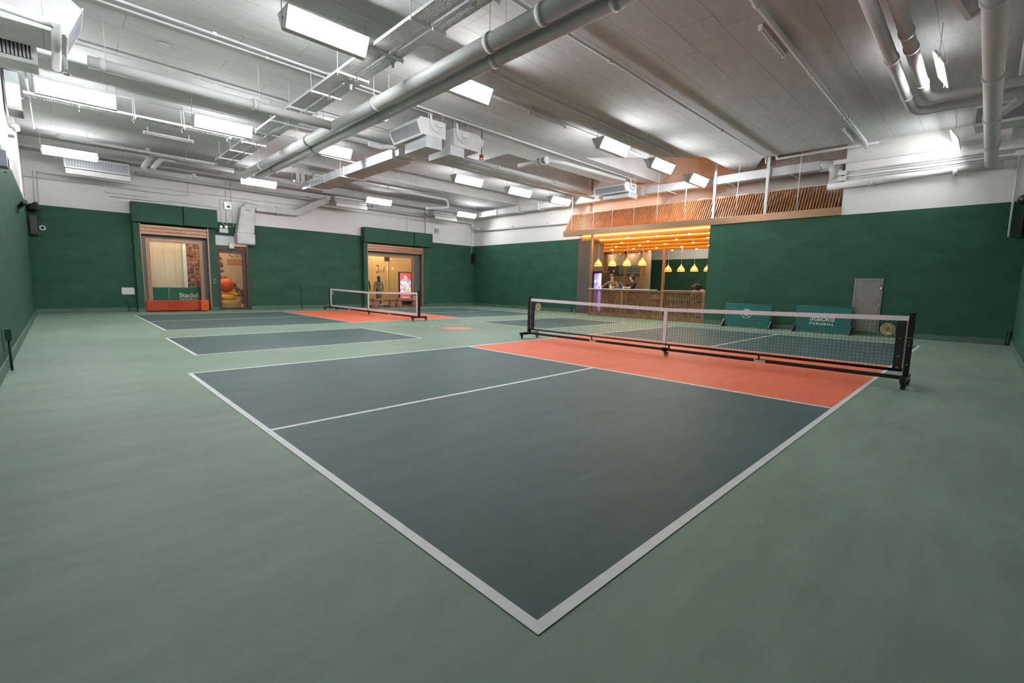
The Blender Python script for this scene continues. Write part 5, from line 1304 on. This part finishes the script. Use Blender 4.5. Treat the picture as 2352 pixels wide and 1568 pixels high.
    if inner is not None:
        O('inner_shirt', G().ball(W(.085, 0, 1.20), .105*k, 16, (.72,.62,1.75), R @ B_), inner, t)
    ls = []
    for s in (-1, 1): ls += [(W(0, s*.085, .93), .100*k, W(.01, s*.09, .50), .072*k), (W(.01, s*.09, .50), .072*k, W(-.01, s*.095, .09), .060*k)]
    blob(ls + [(W(0,-.05,.93), .125*k, W(0,.05,.93), .125*k)], [], .014, 'trousers', trousers, t)
    for s in (-1, 1): O('shoe', G().ball(W(.05, s*.105, .042), .055*k, 14, (2.3,.85,.76), R), BLACK, t)
    if hair == 'short':
        hg = blob([], [(Hd(-.028,0,.052), .097*k, (1.02,.90,.98), HRW), (Hd(-.05,0,0), .084*k, (.80,.98,1.1), HRW), (Hd(.035,0,.10), .050*k, (1.1,1.15,.55), HRW)], .010, 'hair', HAIR, t, 2)
    elif hair == 'long':
        hg = blob([(Hd(-.05,0,.0), .092*k, Hd(-.08,0,-.22), .085*k)], [(Hd(-.02,0,.05), .105*k, (1.02,.92,1.0), HRW)], .012, 'hair', HAIR, t, 3)
    elif hair == 'mop':
        blob([(Hd(-.05,0,.0), .092*k, Hd(-.02,0,-.16), .085*k)], [(Hd(-.02,0,.06), .118*k, (1.05,1.0,.95), HRW), (Hd(-.03,.11,.0), .10*k, (1,.9,1.1), HRW), (Hd(-.03,-.11,.0), .10*k, (1,.9,1.1), HRW)], .012, 'hair', HAIR, t, 3)
    if cap is not None:
        O('cap_crown', G().ball(Hd(-.012,0,.062), .104*k, 20, (1.04,.90,.72), HRW), cap, t)
        O('cap_peak', G().ball(Hd(.105,0,.062), .070*k, 16, (1.05,.95,.10), HRW), cap, t)
    return t
OLIVE = mat('olive_jacket', (.13,.105,.055), .8, var=.15, scale=14); TEE = mat('black_tee', (.012,.012,.014), .8, var=.2, scale=14)
TRO = mat('dark_trousers', (.03,.03,.035), .8); KHAKI = mat('brown_cap', (.16,.09,.06), .8); OFFW = mat('offwhite_shirt', (.66,.58,.52), .8)
person('man in brown cap and olive jacket leaning on the bar', (16.25, 10.55, 0), PI + .15, 1.80, 1.0, [(.40, -.28, 1.205), (.42, .30, 1.205)], OLIVE, TRO, cap=KHAKI, inner=OFFW, hair='short', group='people at the bar')
person('dark-haired man in black T-shirt facing left at the bar', (16.25, 9.55, 0), PI - .35, 1.76, -1.0, [(.34, -.34, 1.235), (.40, -.06, 1.235)], TEE, TRO, sleeve='short', group='people at the bar')
person('dark-haired person in white bending down behind the right end of the bar', (16.45, 6.62, 0), PI, 1.68, 0.2, [(.42, -.20, .62), (.42, .18, .62)], mat('white_top', (.62,.57,.54), .8), TRO, bend=.95, hair='mop', group='people at the bar')
person('person in dark jacket walking past the far doorway', (11.2, 23.3, 0), PI/2 + .2, 1.62, 0.0, [(.02, -.30, .86), (.04, .30, .86)], mat('dark_jacket', (.06,.045,.04), .8), TRO, hair='short', voxel=.013, group='people outside the far doorway')
person('long-haired person in grey coat outside the far doorway', (11.86, 23.1, 0), PI/2 - .1, 1.58, 0.0, [(.02, -.28, .86), (.02, .28, .86)], mat('grey_coat', (.20,.16,.135), .8), TRO, hair='long', coat_len=.38, voxel=.013, group='people outside the far doorway')
